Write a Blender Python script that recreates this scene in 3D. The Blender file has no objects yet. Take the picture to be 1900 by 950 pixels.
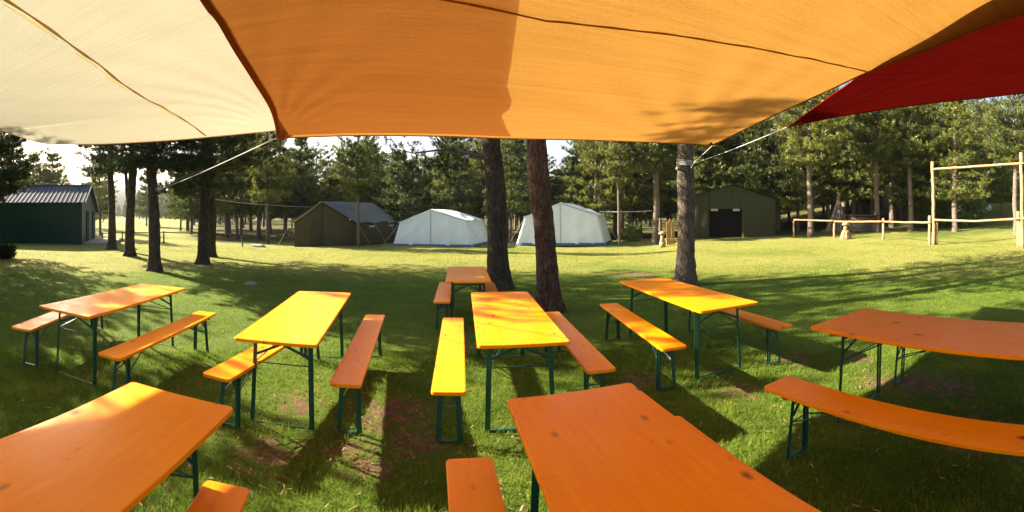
import bpy, math, random
import numpy as np
from mathutils import Vector
R = math.radians
C = bpy.context.scene.collection
SC = bpy.context.scene

# ------------------------------------------------------------------ camera, sky, sun, exposure
F, Y0, EYE = 800.0, 397.0, 1.75            # phone panorama: cylindrical lens
cam = bpy.data.objects.new('camera', bpy.data.cameras.new('camera'))
C.objects.link(cam); SC.camera = cam
cam.location = (0, 0, EYE); cam.rotation_euler = (R(90), 0, 0)
cd = cam.data
cd.type = 'PANO'; cd.panorama_type = 'CENTRAL_CYLINDRICAL'
cd.central_cylindrical_range_u_min = -950 / F; cd.central_cylindrical_range_u_max = 950 / F
cd.central_cylindrical_range_v_min = (Y0 - 950) / F; cd.central_cylindrical_range_v_max = Y0 / F
cd.central_cylindrical_radius = 1.0
cd.clip_start = 0.02; cd.clip_end = 3000

SUN_AZ, SUN_EL = R(-75), R(28.5)             # azimuth from +Y towards +X (sun on the left), elevation
sdir = Vector((math.sin(SUN_AZ) * math.cos(SUN_EL), math.cos(SUN_AZ) * math.cos(SUN_EL), math.sin(SUN_EL)))
w = bpy.data.worlds.new('World'); SC.world = w; w.use_nodes = True
nt = w.node_tree; bgn = nt.nodes['Background']
sky = nt.nodes.new('ShaderNodeTexSky'); sky.sky_type = 'NISHITA'; sky.sun_disc = False
sky.sun_elevation = SUN_EL; sky.sun_rotation = SUN_AZ; sky.air_density = 1.0; sky.dust_density = 5; sky.ozone_density = 1.0
tcw = nt.nodes.new('ShaderNodeTexCoord'); sx = nt.nodes.new('ShaderNodeSeparateXYZ'); nt.links.new(tcw.outputs['Generated'], sx.inputs[0])   # thin white morning mist round the horizon
mr_ = nt.nodes.new('ShaderNodeMapRange'); mr_.interpolation_type = 'SMOOTHSTEP'; nt.links.new(sx.outputs[2], mr_.inputs[0]); mr_.inputs[1].default_value = .02; mr_.inputs[2].default_value = .42; mr_.inputs[3].default_value = 1; mr_.inputs[4].default_value = 0
nz_ = nt.nodes.new('ShaderNodeTexNoise'); nz_.inputs['Scale'].default_value = 3.5; nz_.inputs['Detail'].default_value = 6; nt.links.new(tcw.outputs['Generated'], nz_.inputs[0])
ml_ = nt.nodes.new('ShaderNodeMath'); ml_.operation = 'MULTIPLY'; nt.links.new(mr_.outputs[0], ml_.inputs[0]); nt.links.new(nz_.outputs[0], ml_.inputs[1])
vm_ = nt.nodes.new('ShaderNodeVectorMath'); vm_.operation = 'SCALE'; vm_.inputs[0].default_value = (5.2, 5.2, 5.0); nt.links.new(ml_.outputs[0], vm_.inputs['Scale'])
va_ = nt.nodes.new('ShaderNodeVectorMath'); nt.links.new(sky.outputs[0], va_.inputs[0]); nt.links.new(vm_.outputs[0], va_.inputs[1])
nt.links.new(va_.outputs[0], bgn.inputs[0]); bgn.inputs[1].default_value = 0.05
sl = bpy.data.lights.new('sun', 'SUN'); sl.energy = 5.0; sl.angle = R(0.5); sl.color = (1.0, 0.88, 0.68)
so = bpy.data.objects.new('sun', sl); C.objects.link(so); so.rotation_euler = sdir.to_track_quat('Z', 'Y').to_euler()
SC.view_settings.view_transform = 'Standard'; SC.view_settings.look = 'None'
SC.view_settings.exposure = 2.35; SC.view_settings.gamma = 1.0
SC.render.engine = 'CYCLES'
SC.cycles.use_denoising = True
SC.cycles.max_bounces = 8; SC.cycles.transparent_max_bounces = 8
SC.cycles.sample_clamp_indirect = 6

rng = np.random.default_rng(7); random.seed(7)

# ------------------------------------------------------------------ helpers
def sstep(a, b, x):
    t = np.clip((np.asarray(x, float) - a) / (b - a), 0, 1); return t * t * (3 - 2 * t)

ITEMS = {
 'T1': (-4.098, 3.191, .258, -.011, .897, 1.046), 'T2': (-2.039, 3.927, .254, -.005, 1.007, .973), 'T3': (-.032, 4.350, .116, .006, 1.002, 1.020),
 'T4': (-.767, 7.393, .120, -.030, .852, 1.004), 'T5': (2.044, 5.012, .133, .024, .996, 1.088), 'T6': (2.867, 1.720, .195, .073, 1.0, 1.219),
 'T7': (-1.429, .646, .219, -.012, 1.0, .949), 'T8': (.528, 1.275, .185, .010, 1.0, 1.038),
 'B1a': (-4.893, 2.944, .526, .014, 1.0, 1.064), 'B1b': (-3.398, 3.300, .258, .0, .936, 1.058), 'B2a': (-2.232, 3.704, .078, .008, 1.0, 1.038),
 'B2b': (-1.464, 4.099, .215, .003, 1.031, .984), 'B3a': (-.587, 4.158, .120, .005, 1.015, 1.011), 'B3b': (.612, 4.544, .112, .0, .992, 1.006),
 'B4a': (-1.148, 7.239, .120, -.023, .859, .998), 'B4b': (-.36, 7.30, .12, -.03, .859, 1.0), 'B5a': (1.434, 4.889, .072, .012, .989, 1.065),
 'B5b': (2.762, 5.026, .124, .005, 1.0, 1.025), 'B6a': (3.62, 1.88, .18, .02, 1.0, 1.0), 'B6b': (2.086, 1.560, .214, .035, 1.001, 1.150),
 'B7': (-.898, .605, .345, -.018, 1.0, .898), 'B8a': (-.019, 1.178, .189, -.003, 1.0, .984), 'B8b': (1.089, 1.439, .157, .0, 1.0, 1.0)}
_c = np.array([[v[0], v[1], v[3]] for v in ITEMS.values()])

def gz(x, y):
    x = np.asarray(x, float); y = np.asarray(y, float)
    wsum = 0.35 * np.ones_like(x); z = np.zeros_like(x)
    for cx, cy, dz in _c:
        k = np.exp(-((x - cx) ** 2 + (y - cy) ** 2) / (2 * .45 ** 2)); z = z + k * dz; wsum = wsum + k
    z = z / wsum
    r = np.hypot(x, y); th = np.arctan2(x, y)
    z = z - .35 * sstep(14, 26, r) * sstep(-.85, -.55, th) * (1 - sstep(.28, .45, th)) * (1 - sstep(40, 60, r))
    rr = np.clip(r - 25, 0, 38)
    z = z + (sstep(.35, .95, th) * (1 - sstep(1.6, 2.2, th))) * (rr ** 2 / 230 + np.clip(r - 63, 0, 60) * .12)
    z = z + .04 * np.sin(x * .9 + 1.3) * np.sin(y * .7 + .4) * sstep(8, 14, r) + .10 * np.sin(x * .21) * np.sin(y * .17 + 1) * sstep(15, 30, r)
    return z

def P(px, py, r):
    th = (px - 950) / F
    return Vector((r * math.sin(th), r * math.cos(th), EYE + (Y0 - py) * r / F))

def pos(px, r):
    th = (px - 950) / F; x, y = r * math.sin(th), r * math.cos(th)
    return Vector((x, y, float(gz(x, y))))

def mesh_np(name, V, T, mats=(), mi=None, smooth=False, attr=None):
    """V (n,3), T (m,k) with k = 3 or 4"""
    V = np.asarray(V, np.float32); T = np.asarray(T, np.int32); k = T.shape[1]
    me = bpy.data.meshes.new(name); me.vertices.add(len(V)); me.vertices.foreach_set('co', V.ravel())
    me.loops.add(T.size); me.loops.foreach_set('vertex_index', T.ravel())
    me.polygons.add(len(T)); me.polygons.foreach_set('loop_start', np.arange(0, T.size, k, dtype=np.int32))
    me.polygons.foreach_set('loop_total', np.full(len(T), k, np.int32))
    for m in mats: me.materials.append(m)
    if mi is not None: me.polygons.foreach_set('material_index', np.asarray(mi, np.int32))
    if smooth: me.polygons.foreach_set('use_smooth', np.ones(len(T), bool))
    if attr:
        for an, av in attr.items():
            a = me.attributes.new(an, 'FLOAT', 'POINT'); a.data.foreach_set('value', np.asarray(av, np.float32))
    me.update(); return me

class MB:
    def __init__(s): s.v = []; s.f = []
    def add(s, vs, fs):
        o = len(s.v); s.v += [tuple(v) for v in vs]; s.f += [tuple(i + o for i in f) for f in fs]; return s
    def box(s, c, d, rz=0, m=None):
        cx, cy, cz = c; dx, dy, dz = [q / 2 for q in d]; vs = []
        ca, sa = math.cos(rz), math.sin(rz)
        for z in (-dz, dz):
            for x, y in ((-dx, -dy), (dx, -dy), (dx, dy), (-dx, dy)): vs.append((cx + ca * x - sa * y, cy + sa * x + ca * y, cz + z))
        return s.add(vs, [(3, 2, 1, 0), (4, 5, 6, 7), (0, 1, 5, 4), (1, 2, 6, 5), (2, 3, 7, 6), (3, 0, 4, 7)])
    def tube(s, pts, rad, n=8, cap=True, jit=0, seed=0):
        rs = random.Random(seed)
        pts = [Vector(p) for p in pts]; rad = rad if isinstance(rad, (list, tuple, np.ndarray)) else [rad] * len(pts)
        o = len(s.v); ref = Vector((0, 0, 1)); d0 = (pts[-1] - pts[0]).normalized()
        if abs(d0.z) > .9: ref = Vector((1, 0, 0))
        for i, p in enumerate(pts):
            d = (pts[min(i + 1, len(pts) - 1)] - pts[max(i - 1, 0)]).normalized()
            a = d.cross(ref).normalized(); b = d.cross(a).normalized()
            for k in range(n):
                t = 2 * math.pi * k / n; q = rad[i] * (1 + jit * (rs.random() - .5)); s.v.append(tuple(p + a * math.cos(t) * q + b * math.sin(t) * q))
        for i in range(len(pts) - 1):
            for k in range(n):
                k2 = (k + 1) % n; s.f.append((o + i * n + k, o + i * n + k2, o + (i + 1) * n + k2, o + (i + 1) * n + k))
        if cap:
            s.f.append(tuple(o + k for k in range(n))[::-1]); s.f.append(tuple(o + (len(pts) - 1) * n + k for k in range(n)))
        return s
    def bar(s, a, b, wd, th, up=(0, 0, 1)):
        a, b = Vector(a), Vector(b); d = (b - a).normalized(); u = Vector(up)
        if abs(d.dot(u)) > .95: u = Vector((0, 1, 0))
        x = d.cross(u).normalized() * wd / 2; y = d.cross(x).normalized() * th / 2
        vs = [p + q for p in (a, b) for q in (-x - y, x - y, x + y, -x + y)]
        return s.add(vs, [(3, 2, 1, 0), (4, 5, 6, 7), (0, 1, 5, 4), (1, 2, 6, 5), (2, 3, 7, 6), (3, 0, 4, 7)])
    def mesh(s, name, mat, smooth=False):
        me = bpy.data.meshes.new(name); me.from_pydata(s.v, [], s.f)
        if mat: me.materials.append(mat)
        if smooth: me.polygons.foreach_set('use_smooth', [True] * len(me.polygons))
        me.update(); return me
    def build(s, name, mat, parent=None, smooth=False, bevel=0, label=None):
        return ob(name, s.mesh(name, mat, smooth), parent, bevel, label)

def ob(name, me, parent=None, bevel=0, label=None):
    o = bpy.data.objects.new(name, me); C.objects.link(o)
    if parent: o.parent = parent
    if bevel:
        b = o.modifiers.new('bevel', 'BEVEL'); b.width = bevel; b.segments = 2; b.limit_method = 'ANGLE'; b.angle_limit = R(40)
    if label: o['label'] = label
    return o
def tag(o, label, cat, group=None, kind=None):
    o['label'] = label; o['category'] = cat
    if group: o['group'] = group
    if kind: o['kind'] = kind
    return o
def thing(name, label, cat, loc=(0, 0, 0), rz=0, group=None, scale=1):
    o = bpy.data.objects.new(name, None); C.objects.link(o); o.location = loc; o.rotation_euler = (0, 0, rz)
    o.scale = (scale,) * 3 if not isinstance(scale, tuple) else scale
    o.empty_display_size = .2
    return tag(o, label, cat, group)
def struct(o): o['kind'] = 'structure'; return o
def kids(o): return [c for c in CH.get(o.name, [])]
CH = {}
def copy_tree(o, loc, rz, scale, label, name=None):
    c = o.copy(); C.objects.link(c); c.location = loc; c.rotation_euler = (0, 0, rz)
    c.scale = scale if isinstance(scale, tuple) else (scale,) * 3; c['label'] = label
    for ch in o.children:
        d = ch.copy(); C.objects.link(d); d.parent = c
        for g in ch.children:
            e = g.copy(); C.objects.link(e); e.parent = d
    return c

# ------------------------------------------------------------------ materials
def mat(name):
    m = bpy.data.materials.new(name); m.use_nodes = True; m.node_tree.nodes.clear(); return m
class N:
    def __init__(s, m): s.t = m.node_tree; s.out = s.n('ShaderNodeOutputMaterial')
    def n(s, t, **kw):
        x = s.t.nodes.new(t)
        for k, v in kw.items():
            if k.startswith('i_'):
                key = k[2:]; x.inputs[int(key) if key.isdigit() else key.replace('_', ' ')].default_value = v
            else: setattr(x, k, v)
        return x
    def l(s, a, b): s.t.links.new(a, b)
    def ramp(s, fac, stops, interp='LINEAR'):
        r = s.n('ShaderNodeValToRGB'); r.color_ramp.interpolation = interp
        while len(r.color_ramp.elements) < len(stops): r.color_ramp.elements.new(0.5)
        for e, (p, c) in zip(r.color_ramp.elements, stops): e.position = p; e.color = (*c, 1) if len(c) == 3 else c
        s.l(fac, r.inputs[0]); return r.outputs[0]
    def mix(s, fac, a, b, blend='MIX'):
        x = s.n('ShaderNodeMix', data_type='RGBA', blend_type=blend)
        for k, v in ((0, fac), (6, a), (7, b)):
            if hasattr(v, 'links'): s.l(v, x.inputs[k])
            else: x.inputs[k].default_value = v if k == 0 else (*v, 1)
        return x.outputs[2]
    def noise(s, vec, scale, detail=4, rough=.55, dist=0):
        x = s.n('ShaderNodeTexNoise'); x.inputs['Scale'].default_value = scale; x.inputs['Detail'].default_value = detail
        x.inputs['Roughness'].default_value = rough; x.inputs['Distortion'].default_value = dist
        if vec is not None: s.l(vec, x.inputs['Vector'])
        return x.outputs[0]
    def mapping(s, vec, scale, rot=(0, 0, 0)):
        x = s.n('ShaderNodeMapping'); x.inputs['Scale'].default_value = scale; x.inputs['Rotation'].default_value = rot; s.l(vec, x.inputs[0]); return x.outputs[0]
    def bump(s, h, st=.3, dist=.01):
        x = s.n('ShaderNodeBump'); x.inputs['Strength'].default_value = st; x.inputs['Distance'].default_value = dist; s.l(h, x.inputs['Height']); return x.outputs[0]
    def pbsdf(s, col, rough=.6, spec=.5, coat=0, nrm=None, metal=0):
        x = s.n('ShaderNodeBsdfPrincipled')
        if hasattr(col, 'links'): s.l(col, x.inputs['Base Color'])
        else: x.inputs['Base Color'].default_value = (*col, 1)
        if hasattr(rough, 'links'): s.l(rough, x.inputs['Roughness'])
        else: x.inputs['Roughness'].default_value = rough
        x.inputs['Specular IOR Level'].default_value = spec; x.inputs['Coat Weight'].default_value = coat; x.inputs['Coat Roughness'].default_value = .12
        x.inputs['Metallic'].default_value = metal
        if nrm: s.l(nrm, x.inputs['Normal'])
        return x.outputs[0]
    def fin(s, sh): s.l(sh, s.out.inputs[0])

def simple(name, col, rough=.7, var=.25, scale=6, bump=.2, spec=.3, metal=0, dist=.005):
    m = mat(name); n = N(m); tc = n.n('ShaderNodeTexCoord').outputs['Object']
    f = n.noise(tc, scale, 6, .6)
    c = n.ramp(f, [(.25, tuple(q * (1 - var) for q in col)), (.75, tuple(min(1, q * (1 + var)) for q in col))])
    n.fin(n.pbsdf(c, rough, spec, nrm=n.bump(n.noise(tc, scale * 8, 3), bump, dist), metal=metal)); return m

def leafy(name, dark, light, trans=.35, scale=1.2, dry=None, objvar=.35):
    m = mat(name); n = N(m); g = n.n('ShaderNodeNewGeometry'); oi = n.n('ShaderNodeObjectInfo')
    f = n.noise(g.outputs['Position'], scale, 3, .6)
    c = n.ramp(f, [(.35, dark), (.68, light)])
    if dry: c = n.mix(n.ramp(n.noise(g.outputs['Position'], scale * .6 + 3, 2), [(.60, (0, 0, 0)), (.72, (1, 1, 1))]), c, dry)
    hs = n.n('ShaderNodeHueSaturation'); n.l(c, hs.inputs['Color'])
    mr = n.n('ShaderNodeMapRange'); n.l(oi.outputs['Random'], mr.inputs[0]); mr.inputs[3].default_value = 1 - objvar; mr.inputs[4].default_value = 1 + objvar
    n.l(mr.outputs[0], hs.inputs['Value'])
    mh = n.n('ShaderNodeMapRange'); n.l(oi.outputs['Random'], mh.inputs[0]); mh.inputs[3].default_value = .52; mh.inputs[4].default_value = .485; n.l(mh.outputs[0], hs.inputs['Hue'])
    d = n.n('ShaderNodeBsdfDiffuse'); t = n.n('ShaderNodeBsdfTranslucent'); gl = n.n('ShaderNodeBsdfGlossy'); gl.inputs['Roughness'].default_value = .45
    gl.inputs['Color'].default_value = (.6, .65, .6, 1)
    n.l(hs.outputs[0], d.inputs[0]); n.l(hs.outputs[0], t.inputs[0])
    a = n.n('ShaderNodeMixShader'); a.inputs[0].default_value = trans; n.l(d.outputs[0], a.inputs[1]); n.l(t.outputs[0], a.inputs[2])
    b = n.n('ShaderNodeMixShader'); b.inputs[0].default_value = .05; n.l(a.outputs[0], b.inputs[1]); n.l(gl.outputs[0], b.inputs[2])
    n.fin(b.outputs[0]); return m

M = {}
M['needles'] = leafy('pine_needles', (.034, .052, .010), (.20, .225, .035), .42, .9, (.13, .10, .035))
M['needles_lit'] = leafy('painted_sunlit_pine_needles', (.07, .09, .012), (.30, .31, .045), .42, .9, None)  # brighter copy of the needle colour, sunlit look painted in
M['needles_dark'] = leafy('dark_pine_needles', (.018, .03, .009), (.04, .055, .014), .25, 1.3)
M['shrub'] = leafy('shrub_leaves', (.05, .09, .02), (.14, .2, .04), .35, 2.5)

def bark(name, c1, c2, c3):
    m = mat(name); n = N(m); tc = n.n('ShaderNodeTexCoord').outputs['Object']
    mp = n.mapping(tc, (1, 1, .33))
    v = n.n('ShaderNodeTexVoronoi', feature='DISTANCE_TO_EDGE'); v.inputs['Scale'].default_value = 22
    wv = n.n('ShaderNodeMix', data_type='RGBA'); wv.inputs[0].default_value = .12; n.l(mp, wv.inputs[6]); nn = n.n('ShaderNodeTexNoise'); nn.inputs['Scale'].default_value = 9; n.l(mp, nn.inputs[0]); n.l(nn.outputs[1], wv.inputs[7])
    n.l(wv.outputs[2], v.inputs[0])
    cr = n.ramp(v.outputs[0], [(0, (.3, .3, .3)), (.13, (1, 1, 1))])
    c = n.ramp(n.noise(mp, 14, 6, .65), [(.3, c1), (.52, c2), (.75, c3)])
    c = n.mix(cr, tuple(q * .35 for q in c1), c)
    c = n.mix(n.ramp(n.noise(tc, 2.2, 3), [(.55, (0, 0, 0)), (.75, (.55, .55, .55))]), c, (.07, .07, .05))
    n.fin(n.pbsdf(c, .9, .15, nrm=n.bump(cr, .8, .02))); return m
M['bark'] = bark('pine_bark', (.03, .023, .018), (.065, .05, .038), (.12, .10, .08))
M['bark_red'] = bark('reddish_pine_bark', (.045, .025, .018), (.09, .050, .036), (.16, .11, .088))
M['bark_far'] = simple('distant_bark', (.13, .10, .078), .9, .4, 5, .4)
M['dead_branch'] = simple('dead_branch_wood', (.10, .085, .07), .9, .3, 9, .3)

M['bark_grey'] = bark('grey_brown_pine_bark', (.05, .038, .03), (.12, .092, .072), (.22, .18, .145))
# ground
def ground_mat():
    m = mat('meadow_grass'); n = N(m); g = n.n('ShaderNodeNewGeometry').outputs['Position']
    big = n.noise(g, .22, 5, .6, .4); mid = n.noise(g, 1.7, 6, .65); fine = n.noise(g, 26, 5, .75); vf = n.noise(g, 95, 3, .7)
    green = n.ramp(mid, [(.3, (.070, .125, .016)), (.7, (.145, .21, .028))])
    dry = n.ramp(mid, [(.3, (.225, .24, .058)), (.7, (.32, .29, .09))])
    at = n.n('ShaderNodeAttribute', attribute_name='dry').outputs['Fac']
    ad = n.n('ShaderNodeMath', operation='ADD'); n.l(big, ad.inputs[0]); n.l(at, ad.inputs[1])
    c = n.mix(n.ramp(ad.outputs[0], [(.50, (0, 0, 0)), (.74, (1, 1, 1))]), green, dry)
    c = n.mix(n.ramp(fine, [(.35, (.45, .45, .45)), (.6, (0, 0, 0))]), c, (.07, .09, .014))
    c = n.mix(n.ramp(vf, [(.3, (.35, .35, .35)), (.6, (0, 0, 0))]), c, (.09, .10, .02))
    dirt = n.ramp(n.noise(g, 9, 7, .7), [(.3, (.10, .060, .036)), (.55, (.20, .12, .072)), (.75, (.33, .22, .13))])
    df = n.n('ShaderNodeAttribute', attribute_name='dirt').outputs['Fac']
    a2 = n.n('ShaderNodeMath', operation='ADD'); n.l(df, a2.inputs[0])
    s2 = n.n('ShaderNodeMath', operation='MULTIPLY_ADD'); n.l(n.noise(g, 7, 5, .7), s2.inputs[0]); s2.inputs[1].default_value = 1.9; s2.inputs[2].default_value = -.95; n.l(s2.outputs[0], a2.inputs[1])
    c = n.mix(n.ramp(a2.outputs[0], [(.45, (0, 0, 0)), (.65, (1, 1, 1))]), c, dirt)
    wf = n.n('ShaderNodeAttribute', attribute_name='wood').outputs['Fac']
    floor = n.ramp(n.noise(g, 1.1, 6, .7), [(.3, (.07, .045, .025)), (.5, (.09, .085, .03)), (.7, (.12, .16, .04))])
    c = n.mix(wf, c, floor)
    b1 = n.bump(fine, .9, .05); bb = n.n('ShaderNodeBump'); bb.inputs['Strength'].default_value = .8; bb.inputs['Distance'].default_value = .02; n.l(vf, bb.inputs['Height']); n.l(b1, bb.inputs['Normal'])
    n.fin(n.pbsdf(c, .95, .08, nrm=bb.outputs[0])); return m
M['ground'] = ground_mat()
def blade_mat(nm='grass_blades', k=1.0, d=0):
    m = mat(nm); n = N(m); g = n.n('ShaderNodeNewGeometry').outputs['Position']
    c = n.ramp(n.noise(g, 2.2, 4, .6), [(.3 - d, (.072 * k, .145 * k, .012)), (.55 - d, (.138 * k, .225 * k, .022)), (.75 - d, (.30 * k, .29 * k, .05 * k))])
    c = n.mix(n.ramp(n.noise(g, 34, 2, .6), [(.5, (0, 0, 0)), (.75, (.8, .8, .8))]), c, (.36, .36, .12))
    d = n.n('ShaderNodeBsdfDiffuse'); t = n.n('ShaderNodeBsdfTranslucent'); n.l(c, d.inputs[0]); n.l(c, t.inputs[0])
    a = n.n('ShaderNodeMixShader'); a.inputs[0].default_value = .42; n.l(d.outputs[0], a.inputs[1]); n.l(t.outputs[0], a.inputs[2])
    n.fin(a.outputs[0]); return m
M['blades'] = blade_mat()
M['blades_dry_sunlit'] = blade_mat('dry_painted_sunlit_blades', 1.08, .20)  # far blades: dry tones plus the sunlit meadow's brightness painted in

def lacquer(name, col, hi):
    m = mat(name); n = N(m); tc = n.n('ShaderNodeTexCoord').outputs['Object']; oi = n.n('ShaderNodeObjectInfo')
    off = n.n('ShaderNodeVectorMath', operation='MULTIPLY_ADD'); n.l(oi.outputs['Random'], off.inputs[1]); off.inputs[0].default_value = (13, 17, 5); 
    off.inputs[0].default_value = (13.7, 17.3, 0); n.l(tc, off.inputs[2])
    v3 = n.n('ShaderNodeCombineXYZ'); 
    for i in range(3): n.l(oi.outputs['Random'], v3.inputs[i])
    n.l(v3.outputs[0], off.inputs[1]); p = off.outputs[0]
    grain = n.noise(n.mapping(p, (38, 2.2, 10)), 1, 5, .6, .6)
    c = n.ramp(grain, [(.3, col), (.7, hi)])
    blot = n.noise(p, 2.2, 4, .6)
    c = n.mix(n.ramp(blot, [(.35, (.25, .25, .25)), (.65, (0, 0, 0))]), c, tuple(q * .85 for q in col))
    kv = n.n('ShaderNodeTexVoronoi'); kv.inputs['Scale'].default_value = 4.2; kv.inputs['Randomness'].default_value = 1; n.l(n.mapping(p, (1.9, 1, 0)), kv.inputs[0])
    kn = n.n('ShaderNodeMath', operation='MULTIPLY_ADD'); n.l(n.noise(p, 30, 2), kn.inputs[0]); kn.inputs[1].default_value = .05; n.l(kv.outputs['Distance'], kn.inputs[2])
    knot = n.ramp(kn.outputs[0], [(.07, (1, 1, 1)), (.13, (.55, .55, .55)), (.22, (0, 0, 0))])
    sel = n.ramp(n.noise(n.mapping(p, (1, 1, 0)), 2.7, 1), [(.42, (0, 0, 0)), (.5, (1, 1, 1))])
    km = n.mix(1.0, knot, sel, 'MULTIPLY')
    c = n.mix(km, c, (.16, .045, .012))
    k2 = n.n('ShaderNodeTexVoronoi'); k2.inputs['Scale'].default_value = 9.0; n.l(n.mapping(p, (1.6, 1, 0)), k2.inputs[0])
    c = n.mix(n.mix(1.0, n.ramp(k2.outputs['Distance'], [(.03, (.7, .7, .7)), (.09, (0, 0, 0))]), n.ramp(n.noise(n.mapping(p, (1, 1, 0)), 5.1, 1), [(.48, (0, 0, 0)), (.55, (1, 1, 1))]), 'MULTIPLY'), c, (.20, .05, .012))
    c = n.mix(n.ramp(n.noise(n.mapping(p, (4, 55, 1), (0, 0, .35)), 1, 3, .5), [(.66, (0, 0, 0)), (.72, (.22, .22, .22))]), c, (.45, .13, .012))
    scr = n.noise(n.mapping(p, (3, 60, 1), (0, 0, .5)), 1, 2, .5)
    rough = n.ramp(n.noise(p, 5, 5, .7), [(.3, (.26, .26, .26)), (.7, (.46, .46, .46))])
    n.fin(n.pbsdf(c, rough, .18, coat=.04, nrm=n.bump(grain, .07, .002))); return m
M['orange'] = lacquer('orange_lacquered_board', (.88, .245, .0005), (.94, .32, .001))
M['batten'] = simple('red_painted_batten', (.42, .055, .02), .6, .15, 8, .1)
M['green_steel'] = simple('dark_green_powder_coated_steel', (.003, .058, .034), .45, .15, 12, .08, .5)

def fabric(name, col, tr, weave=220, streak=(1.6, 55, 1), amount=.25, thin=.0):
    m = mat(name); n = N(m); uv = n.n('ShaderNodeUVMap').outputs[0]
    s1 = n.noise(n.mapping(uv, streak), 1, 6, .7, .3); s2 = n.noise(n.mapping(uv, (streak[0] * 6, streak[1] * 5, 1)), 1, 4, .7)
    wv = n.noise(n.mapping(uv, (weave, weave * 1.6, 1)), 1, 2, .8)
    blot = n.noise(uv, 1.3, 3)
    f = n.n('ShaderNodeMath', operation='MULTIPLY_ADD'); n.l(s1, f.inputs[0]); f.inputs[1].default_value = .6
    f2 = n.n('ShaderNodeMath', operation='MULTIPLY_ADD'); n.l(s2, f2.inputs[0]); f2.inputs[1].default_value = .35; 
    f3 = n.n('ShaderNodeMath', operation='MULTIPLY'); n.l(wv, f3.inputs[0]); f3.inputs[1].default_value = .6
    n.l(f3.outputs[0], f2.inputs[2]); n.l(f2.outputs[0], f.inputs[2])
    k = n.ramp(f.outputs[0], [(.35, (1 - amount,) * 3), (.85, (1 + amount * .0,) * 3)])
    ct = n.mix(1.0, k, tr, 'MULTIPLY'); cdn = n.mix(1.0, k, col, 'MULTIPLY')
    bp = n.bump(s1, .35, .03)
    b2 = n.n('ShaderNodeBump'); b2.inputs['Strength'].default_value = .25; b2.inputs['Distance'].default_value = .004; n.l(wv, b2.inputs['Height']); n.l(bp, b2.inputs['Normal'])
    d = n.n('ShaderNodeBsdfDiffuse'); n.l(cdn, d.inputs[0]); n.l(b2.outputs[0], d.inputs['Normal'])
    t = n.n('ShaderNodeBsdfTranslucent'); n.l(ct, t.inputs[0]); n.l(b2.outputs[0], t.inputs['Normal'])
    a = n.n('ShaderNodeAddShader'); n.l(d.outputs[0], a.inputs[0]); n.l(t.outputs[0], a.inputs[1])
    if thin:
        tp = n.n('ShaderNodeBsdfTransparent'); tp.inputs[0].default_value = (*[min(1, q * 2.2) for q in tr], 1)
        mx = n.n('ShaderNodeMixShader'); mx.inputs[0].default_value = thin; n.l(a.outputs[0], mx.inputs[1]); n.l(tp.outputs[0], mx.inputs[2]); n.fin(mx.outputs[0])
    else: n.fin(a.outputs[0])
    return m
M['sail_beige'] = fabric('beige_sail_cloth', (.21, .188, .14), (.172, .164, .118), amount=.16)
M['sail_orange'] = fabric('orange_sail_cloth', (.18, .08, .02), (.190, .095, .019), amount=.42)
M['sail_red'] = fabric('red_sail_cloth', (.05, .003, .002), (.026, .0010, .0007), amount=.7)
M['hem_beige'] = fabric('beige_hem', (.34, .23, .09), (.22, .14, .05))
M['hem_brown'] = fabric('brown_orange_hem', (.20, .065, .014), (.105, .034, .007))
M['hem_red'] = fabric('red_hem', (.12, .004, .003), (.04, .002, .001))
M['seam_light'] = fabric('painted_seam_light', (.5, .45, .3), (.9, .85, .6))
M['rope'] = simple('white_cord', (.55, .55, .5), .8, .15, 60, .3)
M['canvas_white'] = fabric('white_tent_canvas', (.80, .85, .88), (.13, .13, .12), weave=60, streak=(3, 2, 1), amount=.12)
M['canvas_olive'] = fabric('olive_tent_canvas', (.070, .062, .036), (.015, .015, .006), weave=60, streak=(3, 2, 1), amount=.3)
M['canvas_roof'] = fabric('grey_green_tent_roof', (.15, .17, .17), (.01, .01, .01), weave=60, streak=(3, 2, 1), amount=.3)
M['canvas_dark'] = fabric('dark_olive_tent_canvas', (.050, .052, .030), (.006, .007, .003), weave=60, streak=(3, 2, 1), amount=.3)
M['canvas_blue'] = fabric('blue_grey_tent_skirt', (.11, .16, .24), (.01, .01, .01), amount=.15)
M['stick'] = simple('grey_bare_sticks', (.20, .165, .13), .9, .4, 7, .3)
M['doorway_shade'] = simple('painted_doorway_shade', (.006, .004, .004), .95, .2, 4, .1)
M['wood_pale'] = simple('peeled_log_wood', (.27, .185, .095), .75, .3, 5, .35)
M['wood_brown'] = simple('weathered_stump_wood', (.26, .16, .09), .85, .4, 9, .5, dist=.02)
M['wood_dark'] = simple('dark_old_timber', (.05, .038, .028), .9, .4, 5, .4)
M['plank_yellow'] = simple('yellow_pine_plank', (.34, .21, .07), .7, .25, 6, .2)
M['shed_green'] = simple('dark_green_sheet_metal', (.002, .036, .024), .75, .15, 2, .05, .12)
M['shed_roof'] = simple('blue_grey_corrugated_sheet', (.032, .05, .088), .85, .2, 3, .05, .2, 0)
M['shed_trim'] = simple('pale_metal_trim', (.34, .34, .32), .5, .1, 3, .05)
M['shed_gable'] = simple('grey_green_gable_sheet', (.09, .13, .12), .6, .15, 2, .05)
M['concrete'] = simple('concrete_slab', (.30, .29, .27), .9, .15, 4, .3)
M['rock'] = simple('grey_field_stone', (.22, .21, .19), .9, .3, 4, .6, dist=.03)
M['white_stone'] = simple('white_painted_boulder', (.75, .75, .72), .8, .08, 4, .3, dist=.02)

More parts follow.
